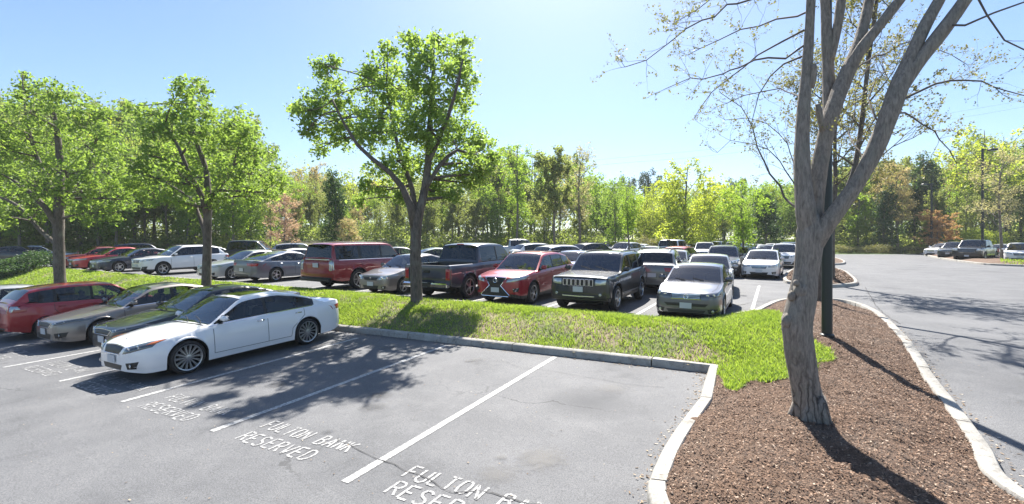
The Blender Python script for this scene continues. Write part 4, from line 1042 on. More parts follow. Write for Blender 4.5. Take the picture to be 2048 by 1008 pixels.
def put_on_ground(o, x, y, az, extra=0, lift=0):
    """az: heading of the nose, degrees clockwise from the view direction"""
    f = Vector((math.sin(R(az)), math.cos(R(az)), 0)); l = Vector((-f.y, f.x, 0))
    d = 1.4; zf = g(x+f.x*d, y+f.y*d); zk = g(x-f.x*d, y-f.y*d); zl = g(x+l.x*.8, y+l.y*.8); zr_ = g(x-l.x*.8, y-l.y*.8)
    f3 = Vector((f.x, f.y, (zf-zk)/(2*d))).normalized(); l3 = Vector((l.x, l.y, (zl-zr_)/1.6)); up = f3.cross(l3).normalized(); l3 = up.cross(f3)
    m = Matrix((f3, l3, up)).transposed(); o.rotation_euler = m.to_euler(); o.location = (x, y, (zf+zk)/2+lift)
def car(kind, colr, x, y, az, label, cat, name, group=None, sc=1.0, lift=0):
    if kind not in protos:
        o = make_car(name, SP[kind], PT[colr]); protos[kind] = (o, PT[colr])
    else:
        o0, p0 = protos[kind]; o = copy_tree(o0, swap={p0: PT[colr]} if PT[colr] is not p0 else None); o.name = name
        if PT[colr] is p0: pass
    o.scale = (sc,)*3; put_on_ground(o, x, y, az, lift=lift); tag(o, label, cat, group); return o
AZI = math.degrees(math.atan2(NX, NY))       # heading into the stalls
def row_car(kind, colr, r, s_front, out, label, cat, name, group, daz=0, lift=0, sc=1.0):
    """nose (or tail, when out is False) nearest us at s_front"""
    L = SP[kind]['L']*sc; s = s_front+L/2; x, y = rs(r, s)
    return car(kind, colr, x, y, AZI+(180 if out else 0)+daz, label, cat, name, group, sc, lift)
G1 = 'cars parked in the reserved stalls in front of the grass'
row_car('cadenza', 'white', -10.66, 3.90, True, 'large white sedan with black glass roof and many-spoked alloy wheels, nearest parked car', 'car', 'parked_sedan', G1, sc=.93)
row_car('optima', 'black', -13.1, 4.6, True, 'black sedan squeezed between the white sedan and the bronze-grey sedan', 'car', 'parked_sedan', G1, sc=.95)
row_car('optima', 'tan', -15.8, 4.4, True, 'bronze-grey sedan with black grille parked between the black sedan and red hatchback', 'car', 'parked_sedan', G1, sc=.95)
row_car('fit', 'red', -18.3, 4.2, False, 'bright red hatchback with its tail towards the open asphalt', 'hatchback', 'parked_hatchback', G1, sc=.95)
row_car('optima', 'silver', -20.9, 3.0, False, 'silver sedan cut by the left edge of the photo behind the red hatchback', 'car', 'parked_sedan', G1, sc=.95)
G2 = 'first row of cars behind the grass island'
row_car('jetta', 'steel', -1.95, 12.45, True, 'grey-silver sedan facing the grass with round emblem grille, rightmost of its row', 'car', 'parked_sedan', G2, sc=.95)
row_car('jeep', 'jet', -4.85, 12.45, True, 'boxy black-green suv with seven chrome grille slots facing the grass', 'suv', 'parked_suv', G2, sc=.96)
row_car('rx', 'crimson', -7.6, 12.45, True, 'red crossover with spindle-shaped black grille facing the grass', 'suv', 'parked_crossover', G2, sc=.96)
row_car('truck', 'truckgrey', -10.25, 12.35, False, 'slate grey crew cab pickup with chrome bumper, tail behind the middle tree', 'pickup truck', 'pickup_truck', G2)
row_car('corolla', 'tan', -13.0, 12.45, True, 'small pewter older sedan between the big red suv and the slate pickup', 'car', 'parked_sedan', G2)
row_car('tahoe', 'deepred', -15.95, 12.4, False, 'tall deep red full-size suv with its tailgate towards the grass', 'suv', 'parked_suv', G2)
row_car('accord', 'bluegrey', -21.7, 12.8, False, 'blue-grey sedan with red tail lamps facing away, beside the big red suv', 'car', 'parked_sedan', G2)
row_car('sedan', 'silver', -24.6, 12.6, True, 'silver sedan half hidden by the slim tree behind the grass strip', 'car', 'parked_sedan', G2)
row_car('suv', 'pearl', -30.8, 12.3, True, 'white crossover with black lower bumper facing the grass strip', 'suv', 'parked_crossover', G2)
row_car('sedan', 'navy', -35.4, 12.0, True, 'dark navy sedan parked left of the white crossover', 'car', 'parked_sedan', G2)
row_car('sedan', 'red', -39.4, 12.2, True, 'red sedan with its roof showing above the dark navy sedan', 'car', 'parked_sedan', G2)
row_car('sedan', 'maroon', -42.4, 12.2, True, 'maroon sedan seen on both sides of the left tree trunk', 'car', 'parked_sedan', G2)
# farther cars: photo column, distance, heading
G3 = 'cars farther back in the lot'
FARC = [
 ('suv', 'grey', 1318, 19.3, 24, 'grey crossover with pale roof and dark rear window right behind the boxy suv', 'suv'),
 ('sedan', 'silver', 1418, 19.0, 205, 'silver sedan directly behind the grey-silver sedan with the round emblem', 'car'),
 ('suv', 'charcoal', 1446, 26.5, 207, 'charcoal suv with tall green-tinted windscreen behind the second silver sedan', 'suv'),
 ('sedan', 'pearl', 1526, 25.6, 213, 'white sedan standing alone on the driveway facing the camera', 'car'),
 ('suv', 'white', 1568, 33.5, 212, 'white crossover behind the lone white sedan on the driveway', 'suv'),
 ('sedan', 'charcoal', 1482, 35.5, 228, 'charcoal sedan turned sideways below the thin island tree', 'car'),
 ('sedan', 'white', 1512, 44.5, 208, 'white sedan below the bright lawn bank between two thin trunks', 'car'),
 ('sedan', 'white', 1546, 49.5, 208, 'small white sedan far back just left of the grey-green suv', 'car'),
 ('suv', 'green', 1577, 43.0, 209, 'grey-green suv far back beside the big grey tree trunk', 'suv'),
 ('suv', 'white', 1409, 42.0, 203, 'white suv facing the camera under the large round yellow-green tree', 'suv'),
 ('sedan', 'blue', 1450, 40.5, 215, 'blue-silver sedan right of the far white suv', 'car'),
 ('suv', 'white', 1468, 46.0, 208, 'white suv mostly behind the blue-silver sedan', 'suv'),
 ('sedan', 'navy', 1500, 51.5, 208, 'dark violet-blue sedan at the foot of the lawn bank', 'car'),
 ('truck', 'white', 1345, 41.0, 40, 'white crew cab pickup standing far back beyond the red hatchback', 'pickup truck'),
 ('fit', 'red', 1364, 32.0, 38, 'small red hatchback in the middle rows in front of the white pickup', 'hatchback'),
 ('sedan', 'silver', 1346, 25.2, 205, 'silver sedan just right of the grey crossover roof', 'car'),
 ('sedan', 'silver', 1299, 35.0, 205, 'silver sedan with bright windscreen above the grey crossover', 'car'),
 ('suv', 'white', 1248, 42.5, 222, 'white minivan-like suv behind the slim dark trunk in the middle', 'suv'),
 ('suv', 'jet', 1192, 37.5, 60, 'dark green-black suv showing above the boxy suv roof', 'suv'),
 ('suv', 'pearl', 1130, 28.5, 55, 'white crossover between the red crossover and boxy suv roofs', 'suv'),
 ('sedan', 'blue', 1146, 23.8, 200, 'blue sedan wedged behind the red crossover', 'car'),
 ('suv', 'white', 1080, 36.0, 65, 'white suv roof above the red crossover roof', 'suv'),
 ('truck', 'silver', 1036, 47.0, 80, 'silver grey pickup far back at the wood edge', 'pickup truck'),
 ('sedan', 'green', 880, 30.5, 60, 'grey-green sedan right of the middle tree behind the slate pickup', 'car'),
 ('sedan', 'grey', 806, 33.0, 70, 'grey sedan left of the middle tree above the pewter sedan', 'car'),
 ('sedan', 'white', 606, 29.0, 50, 'white sedan right behind the blue-grey sedan', 'car'),
 ('suv', 'silver', 600, 36.5, 60, 'silver suv roof above the blue-grey sedan near the pink tree', 'suv'),
 ('truck', 'black', 497, 33.5, 78, 'black pickup showing above the silver sedan and blue-grey sedan', 'pickup truck'),
 ('sedan', 'white', 438, 33.5, 60, 'white sedan roof just right of the slim tree trunk', 'car'),
 ('suv', 'navy', 295, 35.5, 62, 'navy suv behind the white crossover roof', 'suv'),
 ('sedan', 'silver', 86, 38.5, 70, 'silver sedan showing through the shrubs left of the big left tree', 'car'),
 ('sedan', 'black', 46, 37.5, 70, 'black sedan farthest left behind the shrubs', 'car'),
 ('sedan', 'white', 1888, 52.0, 250, 'white sedan beyond the driveway island, leftmost of the right-hand cars', 'car'),
 ('suv', 'charcoal', 1911, 46.0, 238, 'charcoal suv beyond the driveway island left of the black pickup', 'suv'),
 ('truck', 'black', 1951, 42.0, 236, 'black pickup parked beyond the driveway lamp post', 'pickup truck'),
 ('sedan', 'pearl', 2006, 45.0, 240, 'white sedan mostly behind the right-hand tree trunk', 'car'),
 ('suv', 'silver', 1222, 51.0, 225, 'silver suv small in the distance left of the white minivan-like suv', 'suv'),
 ('sedan', 'white', 1278, 46.0, 215, 'white sedan between the minivan-like suv and the far white pickup', 'car'),
 ('sedan', 'grey', 1388, 48.5, 222, 'small grey sedan between the far white pickup and the white suv under the round tree', 'car'),
 ('suv', 'silver', 1430, 51.0, 214, 'small silver suv peeping between the far white suv and the blue-silver sedan', 'suv'),
 ('sedan', 'silver', 1532, 41.5, 210, 'silver sedan roof showing over the lone white sedan on the driveway', 'car'),
 ('sedan', 'pearl', 1168, 42.0, 65, 'white sedan roof left of the dark green-black suv', 'car'),
 ('suv', 'white', 2040, 38.0, 228, 'white suv cut by the right edge of the photo', 'suv'),
]
for kd, cl, px, t, az, lb, ct in FARC:
    x = (px-CX)/F*t; nm_ = {'truck': 'pickup_truck', 'suv': 'parked_suv', 'fit': 'parked_hatchback'}.get(kd, 'parked_sedan')
    car(kd, cl, x, t, az, lb, ct, nm_, G3 if px < 1800 else 'cars beyond the driveway island')
# ------------------------------------------------------------------ trees
LM = dict(
 near=leafmat('spring leaves', (.12, .19, .055), (.25, .34, .11), .48), left=leafmat('fresh leaves', (.09, .155, .042), (.215, .295, .085), .48),
 bright=leafmat('bright leaves', (0.106, 0.185, 0.040), (0.227, 0.305, 0.071), .56), olive=leafmat('olive leaves', (0.106, 0.142, 0.054), (0.227, 0.256, 0.106), .56),
 yellow=leafmat('yellow green leaves', (0.156, 0.213, 0.043), (0.312, 0.348, 0.078), .56), dark=leafmat('evergreen leaves', (0.035, 0.071, 0.028), (0.078, 0.142, 0.050), .25),
 pine=leafmat('pine needles', (0.043, 0.074, 0.050), (0.092, 0.135, 0.085), .15), tan=leafmat('tan buds', (0.270, 0.213, 0.142), (0.398, 0.355, 0.213), .4),
 pink=leafmat('pink buds', (.34, .23, .21), (.44, .33, .28), .35), orange=leafmat('copper leaves', (.30, .17, .11), (.40, .28, .16), .4),
 bud=leafmat('opening buds', (.12, .105, .065), (.22, .23, .095), .3), budfar=leafmat('pale buds', (0.241, 0.220, 0.156), (0.369, 0.355, 0.213), .4), brush=leafmat('brush leaves', (.075, .115, .035), (.20, .235, .09), .56),
 hedge=leafmat('hedge leaves', (0.099, 0.106, 0.050), (0.241, 0.234, 0.106), .3))
def leaf_verts(C, size, rg, up=.25, asp=.62):
    n = len(C); a = rg.normal(size=(n, 3)); a[:, 2] *= .7; a /= np.linalg.norm(a, axis=1)[:, None]
    b = rg.normal(size=(n, 3)); b -= a*(a*b).sum(1)[:, None]; b /= np.linalg.norm(b, axis=1)[:, None]
    s = (size*(.5+.85*rg.random(n)))[:, None]/2; c = np.cross(a, b)*s*.25
    return np.stack([C-a*s, C+b*s*asp+c, C+a*s, C-b*s*asp+c], 1).reshape(-1, 3)
def leaf_obj(name, C, size, mat, parent, rg, asp=.62):
    V = leaf_verts(C, size, rg, asp=asp); n = len(C)
    return fast_mesh(name, V, (np.arange(n)*4)[:, None]+np.array([[0, 1, 2, 3]]), mat, parent)
def sprigs(c, r, ns, nl, rg, spread=.16, flat=.85, shell=.45):
    d = rg.normal(size=(ns, 3)); d /= np.linalg.norm(d, axis=1)[:, None]
    rad = r*(shell+(1-shell)*rg.random(ns)**.6)[:, None]; S = np.array(c)+d*rad*np.array([1, 1, flat])
    dd = d+rg.normal(scale=.5, size=(ns, 3)); out = []
    for k in range(nl): out.append(S-dd*spread*1.6*(k/nl-.5)+rg.normal(scale=spread, size=(ns, 3))*.7)
    return np.concatenate(out), S
def curve_pts(a, b, bend, n=5, rng=random):
    a = Vector(a); b = Vector(b); L = (b-a).length
    off = Vector((rng.uniform(-1, 1), rng.uniform(-1, 1), rng.uniform(-.2, 1)))*bend*L
    return [a.lerp(b, i/n)+off*math.sin(math.pi*i/n)*.5 for i in range(n+1)]
def leafy(name, label, base, t0, stems, blobs, mat, leafsz=.12, ns=46, nl=15, seed=1, bark=None, group=None, ring=14, depth=1.9, shift=0):
    rg = np.random.default_rng(seed); rr = random.Random(seed); root = empty(name, base); tag(root, label, 'tree', group)
    sc = t0/F; mb = MB(); nodes = []
    for st in stems:
        pts = [P(px, py, t0+dz)-root.location for px, py, rd, dz in st]; rad = [rd*sc for px, py, rd, dz in st]
        fine = smooth_poly([tuple(p) for p in pts], .35, closed=False); L = len(fine)
        # radii along
        cum = [0]
        for a, b in zip(pts[:-1], pts[1:]): cum.append(cum[-1]+(b-a).length)
        cf = [0]
        for a, b in zip(fine[:-1], fine[1:]): cf.append(cf[-1]+(Vector(b)-Vector(a)).length)
        rf = np.interp(np.array(cf)/cf[-1]*cum[-1], cum, rad); mb.tube(fine, list(rf*.82), ring, wob=.05, rng=rr)
        nodes += [(Vector(p), r_) for p, r_ in zip(fine, rf)]
    low = min(p.z for p, r_ in nodes); leaves = []; tw = MB()
    for bl in blobs:
        px, py, rp = bl[:3]; dz = bl[3] if len(bl) > 3 else (rr.uniform(1.6, 3.0) if (px < 725 and shift) else shift+rr.choice((-1, 1))*(rr.random()**.7)*depth*(.45+.55*min(1, rp/38)))
        c = P(px, py, t0+dz)-root.location; r_ = rp*sc*(1+dz/t0)
        cand = [(((p-c).length+ (6 if p.z > c.z+.1 else 0) + (3 if p.z < low+1.6 else 0)), p, q) for p, q in nodes]; _, p, q = min(cand, key=lambda k: k[0])
        path = curve_pts(p, c, .10, 5, rr); r0_ = min(q*.55, .05+.012*(c-p).length); tw.tube(path, [r0_*(1-.75*i/5)+.006 for i in range(6)], 6)
        nodes += [(path[i], r0_*.6) for i in (3, 4)]
        k = int(ns*(rp/45)**2)+8; Lf, S = sprigs(c, r_, k, nl, rg, .115*(leafsz/.12)**.5)
        leaves.append(Lf)
        for s in S[::3]: tw.tube(curve_pts(path[4 if rr.random() < .5 else 5], s, .2, 3, rr), [.013, .011, .008, .004], 4, cap=False)
    mb.v += tw.v; mb.f += [tuple(i+mb.n for i in f) for f in tw.f]; mb.m += tw.m; mb.n += tw.n
    tr = mb.build('trunk', bark or M['bark2'], root, smooth=180)
    leaf_obj('crown', np.concatenate(leaves), leafsz, mat, root, rg)
    return root
# the middle tree of the island
b = at(833, 606, .22)
T = b.y
leafy('shade_tree', 'young spreading tree with pale green leaves and forked trunk, middle of the grass island', b, T,
  [[(834, 616, 20, 0), (833, 600, 15, 0), (832, 540, 13.5, 0), (831, 480, 13, 0), (833, 440, 14, 0), (845, 400, 10, .1), (854, 350, 9.5, .2), (858, 300, 8.5, .2), (860, 250, 7, .2), (862, 200, 5, .3), (866, 140, 3, .2), (868, 100, 2, .1)],
   [(830, 460, 11, 0), (822, 415, 9.5, -.1), (805, 375, 7.5, -.2), (780, 345, 6, -.3), (745, 318, 5, -.4), (715, 290, 4, -.5), (690, 250, 3, -.6), (665, 200, 2, -.6)],
   [(833, 430, 7, .2), (822, 370, 6, .5), (800, 310, 5, .7), (785, 240, 4, .9), (772, 170, 2.5, 1)],
   [(850, 380, 6, .1), (880, 330, 5, .2), (915, 300, 4, .5), (950, 310, 2.5, .7)],
   [(855, 330, 6, .2), (890, 250, 4.5, -.3), (912, 180, 3.5, -.6), (925, 120, 2, -.8)]],
  [(638, 128, 15), (672, 128, 15), (655, 150, 26), (672, 190, 36), (640, 205, 34), (612, 222, 30), (585, 214, 16), (650, 245, 42), (700, 232, 38), (615, 258, 22), (640, 296, 20), (690, 275, 34), (735, 262, 34),
   (775, 102, 20), (768, 135, 36), (738, 150, 22), (745, 185, 38), (790, 175, 42), (765, 225, 42), (820, 78, 16), (838, 105, 34), (850, 150, 44), (818, 200, 40), (862, 205, 44), (880, 85, 20), (900, 105, 36), (932, 82, 14), (925, 125, 26),
   (918, 160, 38), (925, 200, 28), (905, 235, 34), (815, 250, 42), (860, 260, 46), (770, 285, 40), (905, 285, 44), (945, 275, 34), (965, 300, 34), (982, 320, 18), (945, 330, 38), (900, 335, 38), (850, 310, 40), (820, 340, 34), (970, 352, 22), (925, 365, 24),
   (795, 320, 34), (755, 335, 22), (770, 380, 20), (735, 372, 15), (870, 385, 24), (905, 395, 18), (800, 395, 16), (720, 400, 12)],
  LM['near'], .135, 48, 15, 11, shift=1.1, depth=1.6)
# slimmer tree to its left
gl = at(413, 560, .2); rr_ = 19.3
b = Vector(((413-CX)/F*rr_, rr_, 0)); b.z = float(mound_main(np.array([b.x]), np.array([b.y]))[0])-.05
leafy('shade_tree', 'slim leafy tree rising behind the roofs of the two dark sedans', b, rr_,
  [[(412, 612, 13, 0), (413, 560, 10.5, 0), (414, 500, 9.5, 0), (415, 440, 9, 0), (416, 400, 9, 0), (412, 340, 6, .3), (392, 280, 5, .4), (385, 230, 4, .5), (384, 175, 2.5, .5)],
   [(414, 430, 8, 0), (405, 395, 6, -.3), (380, 350, 5, -.5), (355, 290, 3.5, -.6), (330, 250, 2, -.7)],
   [(416, 405, 7.5, 0), (432, 380, 5.5, .2), (455, 355, 4, .3), (470, 320, 3, .3), (480, 280, 2, .3)], [(412, 470, 6, 0), (398, 430, 4, .4), (385, 400, 3, .8), (340, 370, 2, 1)]],
  [(385, 166, 20), (365, 180, 24), (405, 182, 20), (380, 205, 36), (400, 225, 28), (350, 228, 28), (270, 214, 15), (290, 232, 22), (320, 225, 20), (345, 262, 34), (385, 265, 38), (310, 262, 24), (415, 270, 24),
   (470, 250, 24), (440, 262, 24), (498, 262, 20), (480, 285, 34), (445, 300, 36), (510, 310, 30), (400, 320, 38), (340, 310, 36), (300, 310, 28), (285, 350, 28), (320, 355, 34), (365, 355, 38), (455, 350, 38), (500, 350, 36), (540, 352, 24), (545, 385, 22),
   (500, 392, 26), (300, 395, 24), (345, 400, 26), (440, 395, 24), (380, 410, 18), (265, 370, 20), (560, 365, 14)],
  LM['left'], .145, 44, 14, 12)
# the big tree at the far left
rr_ = 23.5
b = Vector(((120-CX)/F*rr_, rr_, 0)); b.z = float(mound_main(np.array([b.x]), np.array([b.y]))[0])-.1
leafy('shade_tree', 'broad leafy tree at the far left with a lone shoot above its crown', b, rr_,
  [[(121, 590, 15, 0), (120, 560, 11.5, 0), (118, 500, 11, 0), (117, 440, 11, 0), (118, 400, 10, 0), (120, 340, 8, .2), (115, 270, 6, .3), (105, 210, 4, .4), (95, 180, 2.5, .3)],
   [(117, 455, 8, 0), (90, 415, 6, -.4), (60, 385, 5, -.7), (25, 360, 3, -1)], [(118, 420, 8, 0), (150, 370, 6, .4), (180, 320, 4, .8), (195, 270, 2.5, .9)],
   [(117, 490, 6, 0), (85, 465, 4.5, .4), (45, 420, 3.5, .6), (15, 400, 3, .9), (-20, 390, 2, 1)], [(118, 400, 6, 0), (85, 340, 5, .5), (60, 270, 3.5, .6), (48, 200, 1.6, .4), (45, 150, 1, .3)]],
  [(45, 152, 9), (50, 176, 12), (42, 192, 12), (72, 196, 24), (105, 185, 28), (135, 210, 30), (60, 225, 34), (100, 235, 40), (150, 245, 36), (185, 240, 26), (205, 230, 18), (215, 262, 26), (20, 250, 30), (50, 275, 40), (110, 290, 42), (170, 290, 38), (218, 300, 26),
   (5, 300, 32), (60, 325, 42), (130, 340, 42), (190, 335, 38), (235, 350, 28), (10, 350, 36), (75, 370, 38), (150, 385, 40), (210, 385, 36), (250, 400, 22), (20, 400, 36), (75, 415, 30), (180, 425, 30), (230, 425, 24), (-30, 330, 40), (-40, 390, 40), (-10, 430, 30), (130, 420, 26), (-30, 260, 24), (280, 372, 18)],
  LM['left'], .165, 44, 14, 13)

# ---- bare trees with opening buds
def twig_grow(mb, ends, p, d, L, r, depth, rg, droop=.0, split=(2, 3)):
    n = 4; pts = [p]; q = p.copy(); dd = d.copy()
    for i in range(n):
        dd = (dd+Vector((rg.gauss(0, .16), rg.gauss(0, .16), rg.gauss(0, .12)-droop+.05))).normalized(); q = q+dd*L/n; pts.append(q.copy())
    mb.tube(pts, [r*(1-.55*i/n) for i in range(n+1)], 5 if r > .012 else 4 if r > .006 else 3, cap=False)
    if depth == 0: ends.append(pts[-1]); ends.append(pts[-2]); ends.append(pts[2]); return
    k = rg.randint(*split)
    for i in range(k):
        j = rg.randint(1, n); side = Vector((rg.gauss(0, 1), rg.gauss(0, 1), rg.gauss(.15, .7))).normalized()
        nd = (dd*.75+side*.75).normalized(); twig_grow(mb, ends, pts[j], nd, L*rg.uniform(.55, .8), r*.5, depth-1, rg, droop, split)
    twig_grow(mb, ends, pts[-1], dd, L*.7, r*.42, depth-1, rg, droop, split)
def buds(name, ends, size, mat, root, rg, k=5, sp=.03):
    E = np.array([tuple(e) for e in ends]); C = np.concatenate([E+rg.normal(scale=sp, size=E.shape) for _ in range(k)])
    return leaf_obj(name, C, size, mat, root, rg, asp=.8)
def fluted(mb, pts, rad, n=26, amp=.06, seed=0, pieces=.06):
    fine = smooth_poly([tuple(p) for p in pts], pieces, closed=False); cum = [0]
    for a, b in zip(pts[:-1], pts[1:]): cum.append(cum[-1]+(b-a).length)
    cf = [0]
    for a, b in zip(fine[:-1], fine[1:]): cf.append(cf[-1]+(Vector(b)-Vector(a)).length)
    rf = np.interp(np.array(cf)/cf[-1]*cum[-1], cum, rad); s0 = len(mb.v); mb.tube(fine, list(rf), n)
    V = mb.v[-1]; k = len(fine); rn = np.random.default_rng(seed); ph = rn.random(5)*6
    for i in range(k):
        c = np.array(fine[i]); z = cf[i]
        th = np.arange(n)/n*2*np.pi
        f = 1+amp*(.6*np.sin(3*th+ph[0]+.6*np.sin(z*2))+.5*np.sin(5*th+ph[1]+z*1.3)+.35*np.sin(9*th+ph[2]-z*2.2))+.025*np.sin(z*9+ph[3])+rn.normal(0, .009, n)
        V[i*n:(i+1)*n] = c+(V[i*n:(i+1)*n]-c)*f[:, None]
    return fine
fb = at(1622, 836, .26); FT = fb.y
root = empty('bare_tree', (fb.x, fb.y, fb.z)); tag(root, 'thick grey-barked tree with several leaning limbs and opening buds, nearest the camera', 'tree')
mb = MB(); rl = root.location; sc = FT/F
stems = [
 [(1624, 862, 38, 0), (1621, 838, 32, 0), (1616, 810, 28.5, 0), (1610, 775, 27.5, 0), (1603, 735, 27, 0), (1597, 690, 28, 0), (1594, 648, 29, 0), (1603, 605, 26, 0), (1612, 550, 23, 0), (1619, 500, 24, 0), (1621, 462, 25, 0), (1619, 430, 18, 0)],
 [(1619, 480, 17, 0), (1612, 420, 19, -.02), (1605, 350, 15.5, 0), (1604, 290, 14, .02), (1607, 220, 12.5, .03), (1613, 150, 10.5, .05), (1619, 60, 9, .1), (1625, -60, 8.5, .15), (1634, -220, 8, .2), (1645, -420, 5, .3)],
 [(1626, 470, 18, .05), (1631, 400, 17, .1), (1640, 330, 15.5, .15), (1657, 250, 15, .2), (1680, 180, 16, .25), (1708, 112, 12.5, .3), (1728, 50, 10.5, .35), (1745, -30, 10, .4), (1770, -160, 9, .5), (1790, -330, 6, .6)],
 [(1684, 175, 14, .25), (1716, 108, 11.5, .2), (1754, 58, 10.5, .15), (1798, 2, 9.5, .1), (1850, -70, 8.5, 0), (1915, -190, 7, -.1)],
 [(1650, 300, 8, .25), (1656, 235, 10.5, .35), (1657, 160, 12, .45), (1654, 80, 11.5, .5), (1650, 10, 9.5, .55), (1646, -110, 9, .6), (1640, -300, 7, .7)],
 [(1661, 120, 8, .45), (1672, 70, 9, .45), (1682, 0, 9.5, .45), (1690, -110, 8.5, .5), (1700, -260, 5, .6)],
 [(1622, 500, 18, -.02), (1648, 456, 18, -.08), (1684, 408, 15, -.15), (1720, 356, 14.5, -.2), (1754, 292, 15.5, -.25), (1783, 218, 17, -.3), (1802, 165, 16, -.3), (1826, 105, 11.5, -.3), (1854, 45, 11, -.3), (1884, -10, 10, -.3), (1930, -110, 9, -.3), (1980, -260, 6, -.3)],
 [(1798, 182, 12, -.3), (1838, 122, 12.5, -.35), (1880, 68, 12.5, -.4), (1924, 8, 11.5, -.45), (1975, -70, 9.5, -.5), (2045, -180, 7, -.6)],
 [(1622, 175, 7, .02), (1627, 150, 7, .0), (1627, 128, 5.5, -.02)], [(1645, 262, 6, .1), (1638, 225, 6, .05), (1635, 208, 4.5, .03)]]
nodes = []
for i, st in enumerate(stems):
    pts = [P(px, py, FT+dz)-rl for px, py, rd, dz in st]; fine = fluted(mb, pts, [rd*sc*.95 for px, py, rd, dz in st], 26, .055 if i else .075, i)
    nodes += [Vector(p) for p in fine]
# burls and roots
for px, py, r_, dz in ((1576, 642, 12, -.02), (1603, 582, 15, -.06), (1584, 592, 8, -.04), (1592, 566, 5, -.1)):
    c = P(px, py, FT+dz)-rl; ico = bmesh_ico = None
    vs, fs = [], []
    nn = 8
    for a in range(nn+1):
        for b_ in range(nn*2):
            ph = math.pi*a/nn; th = math.pi*b_/nn; q = Vector((math.sin(ph)*math.cos(th), math.sin(ph)*math.sin(th), math.cos(ph)*1.3))*r_*sc*(1+.1*math.sin(5*th+a)); vs.append(tuple(c+q))
    for a in range(nn):
        for b_ in range(nn*2): fs.append((a*nn*2+b_, a*nn*2+(b_+1) % (nn*2), (a+1)*nn*2+(b_+1) % (nn*2), (a+1)*nn*2+b_))
    mb.add(vs, fs)
for ang in (.3, 1.5, 2.7, 3.9, 5.1):
    d = Vector((math.cos(ang), math.sin(ang), 0)); mb.tube([Vector((0, 0, .28))+d*.08, Vector((0, 0, .10))+d*.13, Vector((0, 0, .02))+d*.18, Vector((0, 0, -.10))+d*.26], [.08, .08, .06, .03], 8)
mb.build('trunk', M['bark1'], root, smooth=180)
rg = random.Random(8); tw = MB(); ends = []
limbs = [
 [(1640, -80, 6, .1), (1560, -20, 5, -.2), (1480, 5, 4, -.4), (1400, 45, 3.4, -.6), (1330, 92, 2.6, -.8), (1285, 120, 1.8, -.9), (1250, 134, 1, -1)],
 [(1606, 92, 5, .1), (1570, 112, 4, 0), (1505, 122, 3.4, -.1), (1440, 150, 2.6, -.3), (1380, 158, 1.8, -.4), (1330, 178, 1, -.5)],
 [(1606, 112, 5, .1), (1568, 126, 4, .3), (1540, 148, 3, .5), (1519, 190, 2.4, .6), (1503, 246, 1.2, .7)],
 [(1608, 60, 5, .1), (1550, 90, 4, .4), (1485, 130, 3, .8), (1425, 185, 2, 1.0), (1388, 236, 1, 1.1)],
 [(1600, 420, 6, .2), (1572, 392, 5, .5), (1530, 325, 4, .9), (1505, 262, 3, 1.1), (1480, 212, 2.2, 1.3), (1440, 185, 1.2, 1.4)],
 [(1597, 412, 4, .2), (1585, 365, 3.6, .4), (1556, 318, 2.6, .6), (1510, 290, 2, .8), (1460, 282, 1.4, .9), (1435, 305, .8, 1)],
 [(1596, 395, 3.5, .2), (1590, 330, 3, .6), (1560, 270, 2.2, .9), (1500, 235, 1.5, 1.1), (1450, 240, 1, 1.2)],
 [(1790, 205, 6, -.3), (1840, 178, 4, -.2), (1900, 160, 3, -.1), (1960, 166, 2.2, 0), (2040, 192, 1.4, .1), (2110, 200, 1, .1)],
 [(1780, 222, 5, -.3), (1830, 236, 3.4, 0), (1880, 275, 2.2, .2), (1912, 325, 1.2, .3)],
 [(1890, 50, 5, -.4), (1930, 58, 3.6, -.6), (1985, 32, 2.8, -.8), (2060, 0, 2, -1)], [(1935, -30, 5, -.4), (1975, 30, 3.6, -.5), (2008, 82, 2.6, -.6), (2060, 105, 1.8, -.7)],
 [(1700, 140, 5, .3), (1760, 110, 3.6, .8), (1820, 85, 2.6, 1.1), (1880, 100, 1.8, 1.4), (1935, 130, 1, 1.5)],
 [(1730, 340, 4, -.2), (1700, 260, 3, .6), (1716, 190, 2.4, .9), (1740, 130, 1.6, 1.1)], [(1770, 260, 4, -.2), (1740, 205, 3, .1), (1760, 150, 2, .5), (1800, 110, 1.2, .7)],
 [(1610, 200, 4, .1), (1560, 180, 3, .8), (1490, 190, 2, 1.2), (1430, 215, 1.2, 1.5)], [(1622, 20, 5, .1), (1560, 40, 4, .6), (1480, 60, 3, .9), (1400, 95, 2, 1.2), (1375, 110, 1.2, 1.4)],
 [(1625, -60, 6, .1), (1540, -60, 5, .8), (1450, -20, 3.5, 1.3), (1380, 30, 2.2, 1.6), (1350, 45, 1.2, 1.8)]]
for lb in limbs:
    pts = [P(px, py, FT+dz)-rl for px, py, rd, dz in lb]; fine = [Vector(q) for q in smooth_poly([tuple(p) for p in pts], .18, closed=False)]
    n = len(fine); r0_, r1_ = lb[0][2]*sc*.44, max(lb[-1][2]*sc*.6, .0022)
    fine = [q+Vector((rg.gauss(0, .014), rg.gauss(0, .014), rg.gauss(0, .014))) if 0 < i < n-1 else q for i, q in enumerate(fine)]
    tw.tube(fine, [r0_+(r1_-r0_)*i/(n-1) for i in range(n)], 6, cap=False)
    for i in range(3, n):
        for _ in range(rg.choice((1, 2, 2, 3))):
            d = (fine[i]-fine[i-1]).normalized(); side = Vector((rg.gauss(0, 1), rg.gauss(0, 1), rg.gauss(.1, .8))).normalized()
            twig_grow(tw, ends, fine[i], (d*.7+side*.8).normalized(), rg.uniform(.20, .42)*(1-.5*i/n), .0032, 1 if rg.random() < .30 else 2, rg, .02, (1, 2))
